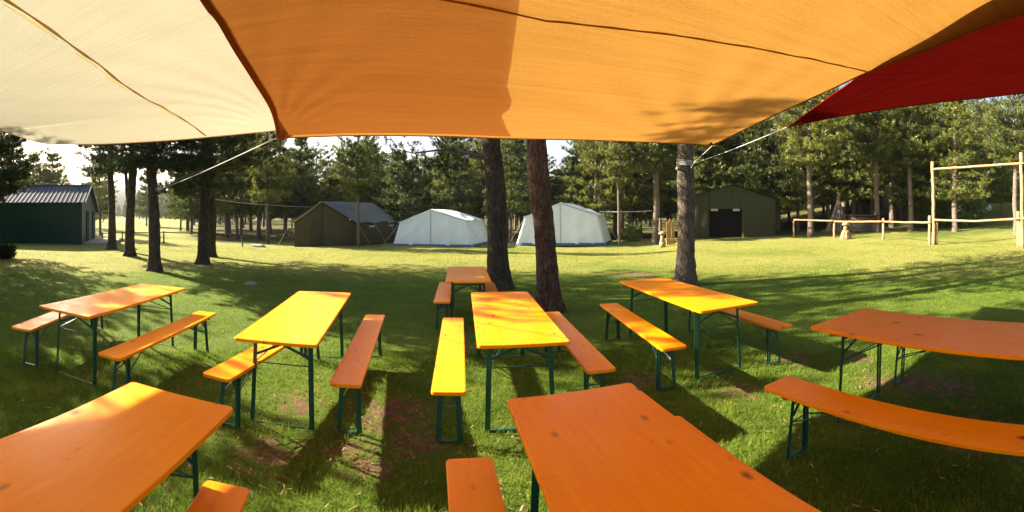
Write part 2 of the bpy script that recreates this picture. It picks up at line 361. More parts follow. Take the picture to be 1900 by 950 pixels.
# ------------------------------------------------------------------ ground
DIRT = [(735, 3.75, .55, .35), (770, 3.3, .4, .35), (640, 3.2, .35, .3), (560, 4.0, .4, .25), (1700, 4.4, .55, .4), (1630, 4.5, .35, .3), (1760, 4.3, .5, .35),
        (1370, 4.3, .45, .25), (1180, 4.5, .4, .3), (350, 3.6, .5, .3), (500, 3.1, .4, .3), (690, 3.0, .3, .3), (1000, 3.4, .35, .25), (1480, 5.2, .5, .25), (1600, 5.2, .3, .25),
        (470, 11.0, .35, .25), (925, 10.1, .6, .3), (1018, 7.8, .55, .35), (1273, 10.8, .6, .3), (287, 13.4, .6, .3), (377, 15.4, .6, .3), (240, 17.6, .6, .3), (1180, 12.5, 1.0, .35), (1800, 3.4, .5, .35), (870, 2.6, .3, .2), (970, 2.4, .25, .25)]
DP = [(pos(px, r), s, st) for px, r, s, st in DIRT]
def dirtf(x, y):
    d = np.zeros_like(x)
    for p, s, st in DP: d = np.maximum(d, np.exp(-(((x - p.x) ** 2 + (y - p.y) ** 2) / (s * s)) ) * (.36 + st))
    return d
rings = np.concatenate([[0.0], np.geomspace(.25, 45, 300), np.geomspace(46, 900, 60)]); NT = 420
th = np.linspace(0, 2 * np.pi, NT, endpoint=False)
RR, TT = np.meshgrid(rings[1:], th, indexing='ij')
X = RR * np.sin(TT); Y = RR * np.cos(TT); Z = gz(X, Y) + rng.normal(0, .004, X.shape) * (RR < 45)
V = np.vstack([[[0, 0, float(gz(0, 0))]], np.stack([X.ravel(), Y.ravel(), Z.ravel()], 1)])
i = np.arange(len(rings) - 2)[:, None]; j = np.arange(NT)[None]; j2 = (j + 1) % NT
Q = np.stack([1 + i * NT + j + 0 * j2, 1 + (i + 1) * NT + j, 1 + (i + 1) * NT + j2, 1 + i * NT + j2], -1).reshape(-1, 4)
cen = np.stack([np.zeros(NT // 2, int), 1 + np.arange(0, NT, 2), 1 + np.arange(1, NT, 2), 1 + (np.arange(2, NT + 2, 2) % NT)], 1)
x, y = V[:, 0], V[:, 1]; r_ = np.hypot(x, y); t_ = np.arctan2(x, y)
dirt = dirtf(x, y) * (r_ < 20)
dry = .24 * sstep(10, 17, r_) - .10 * (1 - sstep(9, 13, r_)) - .10 * sstep(.75, 1.0, t_) * sstep(26, 31, r_)  # farther ground drier, with the sunlit meadow's brightness put into its colour
edge = 30 + 1.5 * np.sin(t_ * 9) + 1.2 * np.sin(t_ * 23 + 1)
wood = sstep(0, 4, r_ - edge) * (1 - (sstep(-1.0, -.93, t_) * (1 - sstep(-.78, -.70, t_))) * (1 - sstep(150, 220, r_))) * (1 - .75 * sstep(.95, 1.1, t_))
ground = struct(ob('ground', mesh_np('ground', V, np.vstack([Q, cen])[:, ::-1], [M['ground']], smooth=True, attr={'dirt': dirt, 'dry': dry, 'wood': wood})))

# grass blades
def grass(n, r0, r1, hmin, hmax, wd, seed, tmax=1.25, power=1.0):
    g = np.random.default_rng(seed)
    u = g.random(n); r = (r0 ** power + (r1 ** power - r0 ** power) * u) ** (1 / power); t = g.uniform(-tmax, tmax, n)
    x = r * np.sin(t); y = r * np.cos(t)
    cl = .5 + .5 * np.sin(x * 5.1 + 2 * np.sin(y * 3.3)) * np.sin(y * 4.7 + 2 * np.sin(x * 2.9)) ; cl2 = .5 + .5 * np.sin(x * 17 + 3 * np.sin(y * 11)) * np.sin(y * 19 + 3 * np.sin(x * 13))
    keep = g.random(n) > np.clip(dirtf(x, y) * 1.5 - .15, 0, .96)
    keep &= g.random(n) < .45 + .55 * cl2
    x, y, cl, cl2, r = x[keep], y[keep], cl[keep], cl2[keep], r[keep]; m = len(x)
    h = (hmin + (hmax - hmin) * g.random(m) ** 1.6) * (.55 + .5 * cl + .35 * cl2); a = g.uniform(0, 2 * np.pi, m); lean = g.uniform(.1, .9, m)
    la = g.uniform(0, 2 * np.pi, m); z = gz(x, y) - .006
    b0 = np.stack([x - np.cos(a) * wd / 2, y - np.sin(a) * wd / 2, z], 1); b1 = np.stack([x + np.cos(a) * wd / 2, y + np.sin(a) * wd / 2, z], 1)
    tip = np.stack([x + np.cos(la) * h * lean, y + np.sin(la) * h * lean, z + h], 1)
    V = np.stack([b0, b1, tip], 1).reshape(-1, 3); return V, np.arange(3 * m).reshape(-1, 3)
parts = [grass(360000, 1.5, 5.5, .020, .060, .0055, 1, power=1.3), grass(190000, 5.0, 13, .02, .05, .010, 2, power=1.2), grass(110000, 12, 27, .025, .055, .022, 3, power=1.3)]
off = 0; VV = []; TTt = []
for v, t in parts: VV.append(v); TTt.append(t + off); off += len(v)
tag(ob('grass', mesh_np('grass', np.vstack(VV), np.vstack(TTt), [M['blades'], M['blades_dry_sunlit']], np.concatenate([np.full(len(t), q) for t, q in zip((parts[0][1], parts[1][1], parts[2][1]), (0, 0, 1))]))), 'short green meadow grass growing under and around the tables', 'grass', kind='stuff')

# fallen needles, twigs and bits of bark
gl_ = np.random.default_rng(77); n_ = 9000; r = 1.6 + 11 * gl_.random(n_) ** 1.5; t = gl_.uniform(-1.25, 1.25, n_); x = r * np.sin(t); y = r * np.cos(t)
kp = gl_.random(n_) < .25 + dirtf(x, y); x, y = x[kp], y[kp]; n_ = len(x); L = gl_.uniform(.012, .06, n_); a = gl_.uniform(0, 6.28, n_); wd = gl_.uniform(.003, .012, n_); z = gz(x, y) + gl_.uniform(.008, .028, n_)
dx, dy = np.cos(a) * L / 2, np.sin(a) * L / 2; ex, ey = -np.sin(a) * wd / 2, np.cos(a) * wd / 2; dz = gl_.normal(0, .006, n_)
V = np.stack([np.stack([x - dx - ex, y - dy - ey, z - dz], 1), np.stack([x + dx - ex, y + dy - ey, z + dz], 1), np.stack([x + dx * .8 + ex, y + dy * .8 + ey, z + dz + .002], 1), np.stack([x - dx + ex, y - dy + ey, z - dz + .003], 1)], 1).reshape(-1, 3)
M['litter'] = simple('dry_forest_litter', (.24, .15, .08), .9, .6, 3, .1)
tag(ob('litter', mesh_np('litter', V, np.arange(4 * n_).reshape(-1, 4), [M['litter']])), 'fallen pine needles, twigs and bark scraps strewn in the grass', 'litter', kind='stuff')

# ------------------------------------------------------------------ beer tables and benches
def rounded_board(L, W, T, r=.03, seg=4):
    pts = []
    for cx, cy, a0 in ((L / 2 - r, W / 2 - r, 0), (-L / 2 + r, W / 2 - r, 90), (-L / 2 + r, -W / 2 + r, 180), (L / 2 - r, -W / 2 + r, 270)):
        for k in range(seg + 1):
            a = R(a0 + 90 * k / seg); pts.append((cy + r * math.sin(a), cx + r * math.cos(a)))     # (x = width, y = length)
    n = len(pts); m = MB(); ins = .004
    vs = []
    for z, s in ((0, .5), (ins, 0), (T - ins, 0), (T - .001, .5), (T, 1.6)):
        for px_, py_ in pts:
            q = ins * s; vs.append((px_ - math.copysign(q, px_), py_ - math.copysign(q, py_), z))
    fs = []
    for k in range(4):
        for a in range(n): b = (a + 1) % n; fs.append((k * n + a, k * n + b, (k + 1) * n + b, (k + 1) * n + a)[::-1])
    fs.append(tuple(range(n))); fs.append(tuple(range(4 * n, 5 * n))[::-1])
    m.add(vs, fs); return m

def make_set(kind):
    L, W, T, H = (2.2, .70, .026, .76) if kind == 'table' else (2.2, .25, .027, .47)
    root = bpy.data.objects.new('beer_table' if kind == 'table' else 'beer_bench', None); C.objects.link(root); root.empty_display_size = .2
    root['category'] = 'table' if kind == 'table' else 'bench'
    mb = rounded_board(L, W, T); mb.v = [(a, b, c + H - T) for a, b, c in mb.v]
    mb.build('tabletop' if kind == 'table' else 'seat', M['orange'], root)
    bw = W - .06 if kind == 'table' else W - .04
    yl = L / 2 - (.26 if kind == 'table' else .24)
    hw = W / 2 - (.10 if kind == 'table' else .055)
    for s in (-1, 1):
        MB().box((0, s * (yl + .055), H - T - .013), (bw, .045, .026)).build('batten', M['batten'], root, bevel=.003)
        MB().box((0, s * (yl - .40), H - T - .011), (bw * .9, .04, .022)).build('batten', M['batten'], root, bevel=.003)
        zt = H - T - .002; splay = .035
        for q in (-1, 1):
            m = MB(); a = Vector((q * hw, s * yl, zt)); b = Vector((q * (hw + .02), s * (yl + splay), .004)); d = b - a
            m.bar(a, b, .004, .027, (1, 0, 0)); m.bar(a + Vector((q * -.015, 0, 0)) + Vector((0, s * .0155, 0)), b + Vector((q * -.015, s * .0135, 0)), .025, .004, (0, 1, 0))
            m.build('leg', M['green_steel'], root)
        MB().bar((-hw - .018, s * (yl + splay), .012), (hw + .018, s * (yl + splay), .012), .026, .010).build('foot_bar', M['green_steel'], root)
        zr = zt - (.05 if kind == 'table' else .04)
        m = MB(); m.bar((-hw, s * yl, zr), (hw, s * yl, zr), .004, .028); m.build('rail', M['green_steel'], root)
        m = MB(); drop = .17 if kind == 'table' else .13
        yy = s * (yl + splay * (drop / H)); m.bar((-hw, yy - s * .006, zt - drop), (hw * .12, yy - s * .006, zr), .005, .022); m.bar((hw, yy + s * .006, zt - drop), (-hw * .12, yy + s * .006, zr), .005, .022)
        m.build('cross_brace', M['green_steel'], root)
        m = MB(); zl = zt - drop * 1.35; yq = s * (yl + splay * .35)
        m.tube([(0, s * (yl - .42), zt - .01), (hw * .35, s * (yl - .27), zt - drop * .55), (hw, yq, zl)], .006, 6)
        m.tube([(0, s * (yl - .42), zt - .01), (-hw * .35, s * (yl - .27), zt - drop * .55), (-hw, yq, zl)], .006, 6)
        m.tube([(-hw, yq, zl), (hw, yq, zl)], .005, 6)
        m.build('folding_stay', M['green_steel'], root)
    return root
protoT, protoB = make_set('table'), make_set('bench')
TBL = {
 'T1': 'orange folding table farthest to the left, dappled with light, between two benches',
 'T2': 'orange folding table with a wide pale sun glare, second row, left of centre',
 'T3': 'orange folding table lit bright yellow, standing in front of the two trunks',
 'T4': 'small far orange table beside the dark trunk, behind the yellow lit table',
 'T5': 'orange folding table half lit yellow, in front of the roped tree trunk',
 'T6': 'deep orange table at the right edge standing over bare soil',
 'T7': 'large near orange table with dark knots, cut off at the lower left corner',
 'T8': 'large near orange table with dark knots, at the bottom centre of the photo',
 'B1a': 'orange bench on the far side of the leftmost table',
 'B1b': 'long orange bench on the near side of the leftmost table',
 'B2a': 'orange bench half hidden under the left side of the glaring table',
 'B2b': 'long orange bench with a pinkish sheen, right of the glaring table',
 'B3a': 'bench lit bright yellow at its near end, left of the bright yellow table',
 'B3b': 'pinkish orange bench right of the bright yellow table, under the reddish trunk',
 'B4a': 'short looking far bench left of the small far table',
 'B4b': 'far bench right of the small far table, mostly hidden by the dark trunk',
 'B5a': 'orange bench with a yellow lit end, left of the table by the roped trunk',
 'B5b': 'orange bench behind the table by the roped trunk, on its right side',
 'B6a': 'bench hidden behind the right edge table with only its green legs showing',
 'B6b': 'long curving deep orange bench in front of the right edge table, green legs lit',
 'B7': 'bench end with a pink sheen at the lower left, beside the large near table',
 'B8a': 'orange bench end at the bottom, left of the large near centre table',
 'B8b': 'orange bench tucked tight against the right side of the large near centre table'}
first = {'T': protoT, 'B': protoB}
for k, (x, y, a, dz, sL, sW) in ITEMS.items():
    p = first[k[0]]; z = float(gz(x, y)); z = dz
    g = 'orange folding tables under the sails' if k[0] == 'T' else 'orange folding benches under the sails'
    if 'label' not in p: o = p; o.location = (x, y, z); o.rotation_euler = (0, 0, a); o.scale = (sW, sL, 1); o['label'] = TBL[k]
    else: o = copy_tree(p, (x, y, z), a, (sW, sL, 1), TBL[k])
    o['group'] = g

# ------------------------------------------------------------------ shade sails
def curve_pts(pts, n):
    """resample a polyline by a smooth (Catmull-Rom) curve, arc length parameter"""
    p = [np.array(q, float) for q in pts]; p = [2 * p[0] - p[1]] + p + [2 * p[-1] - p[-2]]; out = []
    for i in range(1, len(p) - 2):
        for t in np.linspace(0, 1, 24, endpoint=False):
            a, b, c, d = p[i - 1:i + 3]
            out.append(.5 * ((2 * b) + (-a + c) * t + (2 * a - 5 * b + 4 * c - d) * t * t + (-a + 3 * b - 3 * c + d) * t ** 3))
    out.append(p[-2]); out = np.array(out); s = np.r_[0, np.cumsum(np.linalg.norm(np.diff(out, axis=0), axis=1))]; u = np.linspace(0, s[-1], n)
    return np.stack([np.interp(u, s, out[:, k]) for k in range(3)], 1)
def sail(name, label, top, bot, left, right, m, hem, n=150, sag=.055, wrinkle=.006, seed=0):
    """top: far edge left->right, bot: near edge, left / right: far -> near; Coons patch"""
    t, b, l, r = (curve_pts(q, n) for q in (top, bot, left, right))
    u = np.linspace(0, 1, n)[None, :, None]; v = np.linspace(0, 1, n)[:, None, None]
    S = (1 - v) * t[None] + v * b[None] + (1 - u) * l[:, None] + u * r[:, None] - ((1 - u) * (1 - v) * t[0] + u * (1 - v) * t[-1] + (1 - u) * v * b[0] + u * v * b[-1])
    U, W_ = u[..., 0], v[..., 0]; e = np.minimum(1, 5 * np.minimum(np.minimum(U, 1 - U), np.minimum(W_, 1 - W_)))
    S[..., 2] -= sag * np.sin(np.pi * U) * np.sin(np.pi * W_) 
    wr = 0
    for cu, cv, amp in ((0, 0, 1), (1, 0, 1.2), (0, 1, .4), (1, 1, .4)):
        d = np.hypot(U - cu, W_ - cv); a = np.arctan2(W_ - cv, U - cu); wr = wr + amp * np.exp(-d * 3.2) * np.sin(a * 26 + 3 * np.sin(d * 7 + seed)) * np.minimum(1, d * 9)
    wr = wr + .35 * np.sin(W_ * 60 + 2.2 * np.sin(U * 5 + seed)) * (.35 + np.exp(-W_ * 6)) * (.4 + .6 * np.sin(U * 7 + seed) ** 2)
    S[..., 2] += wr * wrinkle * (.25 + .75 * e)
    root = thing(name, label, 'shade sail', (0, 0, 0))
    V = S.reshape(-1, 3); i = np.arange(n - 1)[:, None]; j = np.arange(n - 1)[None]
    Q = np.stack([i * n + j, i * n + j + 1, (i + 1) * n + j + 1, (i + 1) * n + j], -1).reshape(-1, 4)
    me = mesh_np('canopy', V, Q, [m], smooth=True)
    uvl = me.uv_layers.new(name='UVMap'); L_ = 8.0
    uv = np.stack([np.broadcast_to(U, (n, n)), np.broadcast_to(W_, (n, n))], -1).reshape(-1, 2)
    uvl.data.foreach_set('uv', uv[Q.ravel()].astype(np.float32).ravel())
    ob('canopy', me, root)
    for e_, kk in ((t, 0), (b, 1), (l, 2), (r, 3)):
        ee = [S[0], S[-1], S[:, 0], S[:, -1]][kk]
        if hem[kk]: MB().tube([Vector(q) - Vector((0, 0, .002)) for q in ee[::2]], hem[kk][1], 6).build('hem', hem[kk][0], root, True)
    root['S'] = 0
    return root, S
def surf_strip(root, S, path, width, m, name, drop=.007, taper=False):
    """a strip sewn under the cloth along a world xy path"""
    pts = []
    fx, fy = S[..., 0].ravel(), S[..., 1].ravel(); fz = S[..., 2].ravel()
    for x, y in path:
        d = (fx - x) ** 2 + (fy - y) ** 2; k = np.argpartition(d, 4)[:4]; wgt = 1 / (d[k] + 1e-5); pts.append(Vector((x, y, float((fz[k] * wgt).sum() / wgt.sum()) - drop)))
    mb = MB(); n = len(pts); vs = []
    for i, p in enumerate(pts):
        d = (pts[min(i + 1, n - 1)] - pts[max(i - 1, 0)]); d.z = 0; d.normalize(); s = Vector((-d.y, d.x, 0)); ww = width * (math.sin(math.pi * min(max(i / (n - 1), .02), .98)) if taper else 1)
        ww *= 1 if taper else .8 + .25 * math.sin(i * 1.1) 
        vs += [p - s * ww / 2, p - Vector((0, 0, .006)), p + s * ww / 2]
    fs = []
    for i in range(n - 1): fs += [(3 * i, 3 * i + 1, 3 * i + 4, 3 * i + 3), (3 * i + 1, 3 * i + 2, 3 * i + 5, 3 * i + 4)]
    mb.add(vs, fs); o = mb.build(name, m, root, True); return o
def lin(a, b, n=40): return [(a[0] + (b[0] - a[0]) * k / (n - 1), a[1] + (b[1] - a[1]) * k / (n - 1)) for k in range(n)]
KS = .57
def PS(px, py, r): return P(px, py, r * KS)
def WS(x, y, z): return (x * KS, y * KS, EYE + (z - EYE) * KS)
Cn = WS(-.5, -2.5, 4.3)
edgeBO = [(514, 242, 8.4), (502, 202, 7.4), (468, 145, 6.0), (434, 91, 5.15), (401, 34, 4.5), (374, 0, 4.15)]
beige, SB = sail('shade_sail', 'cream coloured shade sail spread overhead at the left with a diagonal seam',
    [PS(95, 268, 10.5), PS(190, 267, 9.65), PS(300, 261, 8.9), PS(400, 253, 8.5), PS(514, 242, 8.4)], [(-6.0, -1.5, 3.15), (-3.2, -1.4, 3.1), Cn],
    [PS(95, 268, 10.5), PS(60, 261, 10.5), PS(0, 242, 10.5), PS(-40, 236, 10.7), (-6.2, 0, 3.1), (-6.0, -1.5, 3.15)], [PS(*q) for q in edgeBO] + [WS(-1.7, .4, 4.05), Cn],
    M['sail_beige'], [(M['hem_beige'], .006), (M['hem_beige'], .007), (M['hem_beige'], .007), (M['hem_brown'], .009)], seed=1)
bs = [PS(387, 256, 8.55), PS(263, 184, 6.6), PS(172, 125, 5.4), PS(91, 64, 4.65), PS(0, 0, 4.1)]
bw_ = curve_pts([q for q in bs] + [WS(-2.6, -1.5, 3.9)], 70)
surf_strip(beige, SB, [(q[0], q[1]) for q in bw_[1:]], .03, M['hem_beige'], 'seam')
for a, b in ((.50, .58), (.30, .38), (.12, .2), (.41, .44)):  # pale tapered strips stand in for daylight showing through the seam
    i0, i1 = int(a * 70), int(b * 70) + 2; surf_strip(beige, SB, [(q[0] - .026, q[1] - .012) for q in bw_[i0:i1 + 1]], .028, M['seam_light'], 'seam_light_strip', .012, True)
orange, SO = sail('shade_sail', 'large orange shade sail stretched across the middle above the tables',
    [PS(517, 256, 8.3), PS(590, 253, 7.85), PS(650, 251, 7.6), PS(800, 252, 7.35), PS(950, 257, 7.5), PS(1100, 260, 8.0), PS(1240, 265, 8.95), PS(1322, 269, 9.8)],
    [WS(-.4, -2.5, 4.26), WS(2, -2.1, 4.1), WS(4.3, -2.3, 4.2)],
    [PS(517, 256, 8.3), PS(506, 202, 7.36), PS(473, 145, 5.96), PS(439, 91, 5.1), PS(406, 34, 4.45), PS(380, 0, 4.1), WS(-1.65, .4, 4.02), WS(-.4, -2.5, 4.26)],
    [PS(1322, 269, 9.8), PS(1421, 221, 7.83), PS(1531, 170, 6.43), PS(1590, 142, 5.85), PS(1642, 120, 5.48), PS(1741, 83, 4.94), PS(1900, 24, 4.42), WS(4.1, 0, 3.95), WS(4.3, -2.3, 4.2)],
    M['sail_orange'], [(M['sail_orange'], .007), (M['hem_brown'], .009), (M['hem_brown'], .018), (M['sail_orange'], .007)], seed=4, sag=.035, wrinkle=.009)
ow = lin(PS(1612, 130, 5.68), PS(1013, 0, 3.80), 50) + lin(PS(1013, 0, 3.80), WS(-2.5, 2.9, 4), 20)[1:]
M['seam_orange'] = fabric('orange_seam_tape', (.2, .075, .014), (.12, .042, .008))
surf_strip(orange, SO, [(q[0], q[1]) for q in ow], .026, M['seam_orange'], 'seam')
# a second, thinner layer of orange cloth lying on the left half of the orange sail
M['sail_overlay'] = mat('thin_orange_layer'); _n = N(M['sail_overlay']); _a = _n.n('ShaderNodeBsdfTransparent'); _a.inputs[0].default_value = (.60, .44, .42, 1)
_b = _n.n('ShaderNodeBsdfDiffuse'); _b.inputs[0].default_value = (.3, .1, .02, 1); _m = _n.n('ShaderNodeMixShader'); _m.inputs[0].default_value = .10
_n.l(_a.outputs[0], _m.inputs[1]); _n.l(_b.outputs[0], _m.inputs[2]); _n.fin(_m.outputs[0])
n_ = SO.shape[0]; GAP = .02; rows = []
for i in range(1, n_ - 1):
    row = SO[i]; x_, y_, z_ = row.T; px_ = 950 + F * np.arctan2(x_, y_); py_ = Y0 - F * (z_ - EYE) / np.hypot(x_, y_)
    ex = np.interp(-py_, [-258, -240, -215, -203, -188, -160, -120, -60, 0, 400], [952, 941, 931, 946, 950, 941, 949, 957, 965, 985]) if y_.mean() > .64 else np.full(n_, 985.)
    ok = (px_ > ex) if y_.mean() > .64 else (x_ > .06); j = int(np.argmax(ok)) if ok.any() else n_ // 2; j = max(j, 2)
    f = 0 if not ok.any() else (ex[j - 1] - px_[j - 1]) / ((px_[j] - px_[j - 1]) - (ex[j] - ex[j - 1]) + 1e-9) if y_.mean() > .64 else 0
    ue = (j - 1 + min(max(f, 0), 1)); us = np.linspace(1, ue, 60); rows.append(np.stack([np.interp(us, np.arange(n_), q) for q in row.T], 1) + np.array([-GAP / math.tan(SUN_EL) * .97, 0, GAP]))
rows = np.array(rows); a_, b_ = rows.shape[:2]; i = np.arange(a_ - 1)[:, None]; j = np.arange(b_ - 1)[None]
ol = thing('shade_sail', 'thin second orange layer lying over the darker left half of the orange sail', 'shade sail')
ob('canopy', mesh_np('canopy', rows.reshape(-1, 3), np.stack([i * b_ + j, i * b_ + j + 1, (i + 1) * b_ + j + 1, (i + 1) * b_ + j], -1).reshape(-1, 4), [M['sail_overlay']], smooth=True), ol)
red, SR = sail('shade_sail', 'dark red shade sail at the upper right, behind and over the orange one',
    [PS(1463, 235, 8.5), PS(1568, 214, 8.15), PS(1716, 192, 8.3), PS(1900, 172, 8.6), WS(10, .5, 4.9)], [WS(2.8, -1.8, 4.55), WS(7, -1.6, 4.8), WS(11, -2, 5.2)],
    [PS(1463, 235, 8.5), PS(1525, 190, 7.2), PS(1590, 143, 6.1), WS(4.0, 3.85, 3.75), WS(3.35, 2.2, 3.95), WS(2.8, 0, 4.25), WS(2.8, -1.8, 4.55)],
    [WS(10, .5, 4.9), WS(10.6, -.8, 5.0), WS(11, -2, 5.2)], M['sail_red'], [(M['hem_red'], .007)] * 4, seed=2, sag=.03, wrinkle=.009)

def corner(root, p, inward, s=1.0):
    p = Vector(p); d = (Vector(inward) - p).normalized(); t = Vector((-d.y, d.x, 0)).normalized(); w_ = p - d * .035
    MB().tube([w_ + (d * math.cos(a) + t * math.sin(a)) * .022 * s for a in np.linspace(0, 2 * math.pi, 17)], .0035, 6, cap=False).build('corner_ring', M['shed_trim'], root, True)
    m = MB(); m.bar(p - d * .03, p + d * .20, .034, .005); m.build('webbing', M['hem_brown'], root)
    m = MB(); m.bar(p + d * .02 + t * .004, p + d * .17 + t * .075, .022, .004); m.bar(p + d * .02 - t * .004, p + d * .17 - t * .075, .022, .004); m.build('corner_patch', M['hem_brown'], root)
corner(orange, PS(1322, 269.5, 9.8), SO[22, -26] - np.array([0, 0, .01])); corner(orange, PS(517, 257, 8.3), SO[22, 24] - np.array([0, 0, .01])); corner(red, PS(1463, 235.5, 8.5), SR[14, 20] - np.array([0, 0, .01]))

# ------------------------------------------------------------------ pines
def tubes_np(segs, n=4):
    """segs: list of (points (k,3), radii (k)) -> V, Q quads"""
    V = []; Q = []; o = 0
    for p, r in segs:
        p = np.asarray(p, float); k = len(p); d = np.gradient(p, axis=0); d /= np.linalg.norm(d, axis=1)[:, None] + 1e-9
        ref = np.array([0, 0, 1.]) if abs(d[0, 2]) < .9 else np.array([1., 0, 0])
        a = np.cross(d, ref); a /= np.linalg.norm(a, axis=1)[:, None] + 1e-9; b = np.cross(d, a)
        t = np.arange(n) * 2 * np.pi / n
        ring = p[:, None] + (a[:, None] * np.cos(t)[None, :, None] + b[:, None] * np.sin(t)[None, :, None]) * np.asarray(r)[:, None, None]
        V.append(ring.reshape(-1, 3)); i = np.arange(k - 1)[:, None]; j = np.arange(n)[None]; j2 = (j + 1) % n
        Q.append((o + np.stack([i * n + j, i * n + j2, (i + 1) * n + j2, (i + 1) * n + j], -1)).reshape(-1, 4)); o += k * n
    return np.vstack(V), np.vstack(Q)
def needles(pts, ax, n, L, wd, g, ls):
    """n needle blades round each shoot"""
    m = len(pts); pts = np.repeat(pts, n, 0); ax = np.repeat(ax, n, 0); N_ = len(pts)
    rd = g.normal(size=(N_, 3)); rd -= (rd * ax).sum(1)[:, None] * ax; rd /= np.linalg.norm(rd, axis=1)[:, None]
    base = pts + ax * (g.random(N_) * ls)[:, None]; an = g.uniform(.5, 1.15, N_)[:, None]
    d = ax * np.cos(an) + rd * np.sin(an); ln = (L * g.uniform(.7, 1.2, N_))[:, None]
    s = np.cross(d, g.normal(size=(N_, 3))); s /= np.linalg.norm(s, axis=1)[:, None]
    V = np.stack([base - s * wd / 2, base + s * wd / 2, base + d * ln], 1).reshape(-1, 3)
    return V, np.arange(3 * N_).reshape(-1, 3)
def crown_geo(seed, H, z0, Rm, nb=70, ns=16, nn=14, nl=.16, nw=.03, shape='cone', dens=1, lean=(0, 0), limb=.03):
    g = np.random.default_rng(seed); segs = []; SP = []; SA = []
    nwh = max(5, int((H - z0) / .55)); per = max(3, nb // nwh)
    for wv in range(nwh):
        u = (wv + g.uniform(-.3, .3)) / nwh; u = min(max(u, 0), .985); z = z0 + (H - z0) * u
        if shape == 'cone': pr = (1 - u) ** .75 * (.75 + .25 * min(1, u * 5 + .3))
        else: pr = math.sqrt(max(0, 1 - (abs(u - .45) / .6) ** 2.4)) * .9 + .08
        nbr = max(3, int(per * (1.15 - .5 * u))); a0 = g.uniform(0, 6.28)
        for b in range(nbr):
            az = a0 + 6.283 * b / nbr + g.normal(0, .22); L = max(.25, Rm * pr * g.uniform(.55, 1.18)); up = -.05 + .55 * u + g.normal(0, .08)
            dv = np.array([math.cos(az), math.sin(az), up]); dv /= np.linalg.norm(dv)
            t = np.linspace(0, 1, 6); base = np.array([lean[0] * z, lean[1] * z, z]); side = np.array([-math.sin(az), math.cos(az), 0])
            bow = g.normal(0, .10) * L; cp = base + dv * (t * L)[:, None] + np.array([0, 0, 1]) * ((t ** 2) * .18 * L - t * .06 * L)[:, None] + side * (np.sin(t * 2.5) * bow)[:, None]
            segs.append((cp, np.linspace(limb * (.5 + L / Rm * .8), .006, 6)))
            k = max(4, int(ns * (.35 + .8 * L / Rm) * dens)); tt = 1 - (g.random(k) ** 1.35) * .78
            c = np.stack([np.interp(tt, t, cp[:, q]) for q in range(3)], 1); sp = (.10 + .34 * L * (1.05 - tt) + .08) * 1.0
            lat = g.uniform(-1, 1, k) * sp * 1.15; vert = g.normal(.0, .07, k) + np.abs(lat) * .05
            p = c + side * lat[:, None] + np.array([0, 0, 1]) * vert[:, None]
            out = dv[None] * .55 + side[None] * (np.sign(lat) * .5)[:, None] + np.array([0, 0, .75]) + g.normal(0, .28, (k, 3)); out /= np.linalg.norm(out, axis=1)[:, None]
            SP.append(p); SA.append(out)
    k = 6; top = np.array([lean[0] * H, lean[1] * H, H]) + g.normal(0, .12, (k, 3)); SP.append(top); SA.append(np.tile([0, 0, 1.], (k, 1)) + g.normal(0, .2, (k, 3)))
    SP = np.vstack(SP); SA = np.vstack(SA); SA /= np.linalg.norm(SA, axis=1)[:, None]
    V1, T1 = needles(SP, SA, nn, nl, nw, g, nl * 1.2)
    V2, Q2 = tubes_np(segs, 3); T2 = np.vstack([Q2[:, :3], Q2[:, [0, 2, 3]]])
    return V1, T1, V2, T2
def crown_mesh(name, nmat, bmat, **kw):
    V1, T1, V2, T2 = crown_geo(**kw); V = np.vstack([V1, V2]); T = np.vstack([T1, T2 + len(V1)])
    return mesh_np(name, V, T, [nmat, bmat], np.r_[np.zeros(len(T1)), np.ones(len(T2))])
def trunk_mesh(name, m, H, r0, r1, seed, lean=(0, 0), wob=.06, n=14, seg=40, flare=.35, jit=.10):
    g = np.random.default_rng(seed); z = np.linspace(-.15, H, seg); u = np.clip(z / H, 0, 1)
    ph = g.uniform(0, 6, 4); px_ = lean[0] * z + wob * (np.sin(z * .9 + ph[0]) + .5 * np.sin(z * 2.1 + ph[1]) - math.sin(ph[0]) - .5 * math.sin(ph[1])) * np.minimum(1, z.clip(0) * .5)
    py_ = lean[1] * z + wob * (np.sin(z * .8 + ph[2]) - math.sin(ph[2])) * np.minimum(1, z.clip(0) * .5)
    rad = r0 + (r1 - r0) * u; rad = rad * (1 + flare * np.exp(-z.clip(0) * 4.5))
    t = np.arange(n) * 2 * np.pi / n
    lump = 1 + jit * .5 * np.sin(3 * t[None] + ph[0] + z[:, None] * .7) * np.exp(-z[:, None].clip(0) * 2.0) * 2 + g.normal(0, jit * .35, (seg, n)) + jit * .4 * np.sin(z[:, None] * 3 + t[None] * 2 + ph[3])
    ring = np.stack([px_[:, None] + np.cos(t)[None] * rad[:, None] * lump, py_[:, None] + np.sin(t)[None] * rad[:, None] * lump, np.broadcast_to(z[:, None], (seg, n))], -1)
    i = np.arange(seg - 1)[:, None]; j = np.arange(n)[None]; j2 = (j + 1) % n
    Q = np.stack([i * n + j, i * n + j2, (i + 1) * n + j2, (i + 1) * n + j], -1).reshape(-1, 4)
    return mesh_np(name, ring.reshape(-1, 3), Q, [m], smooth=True)

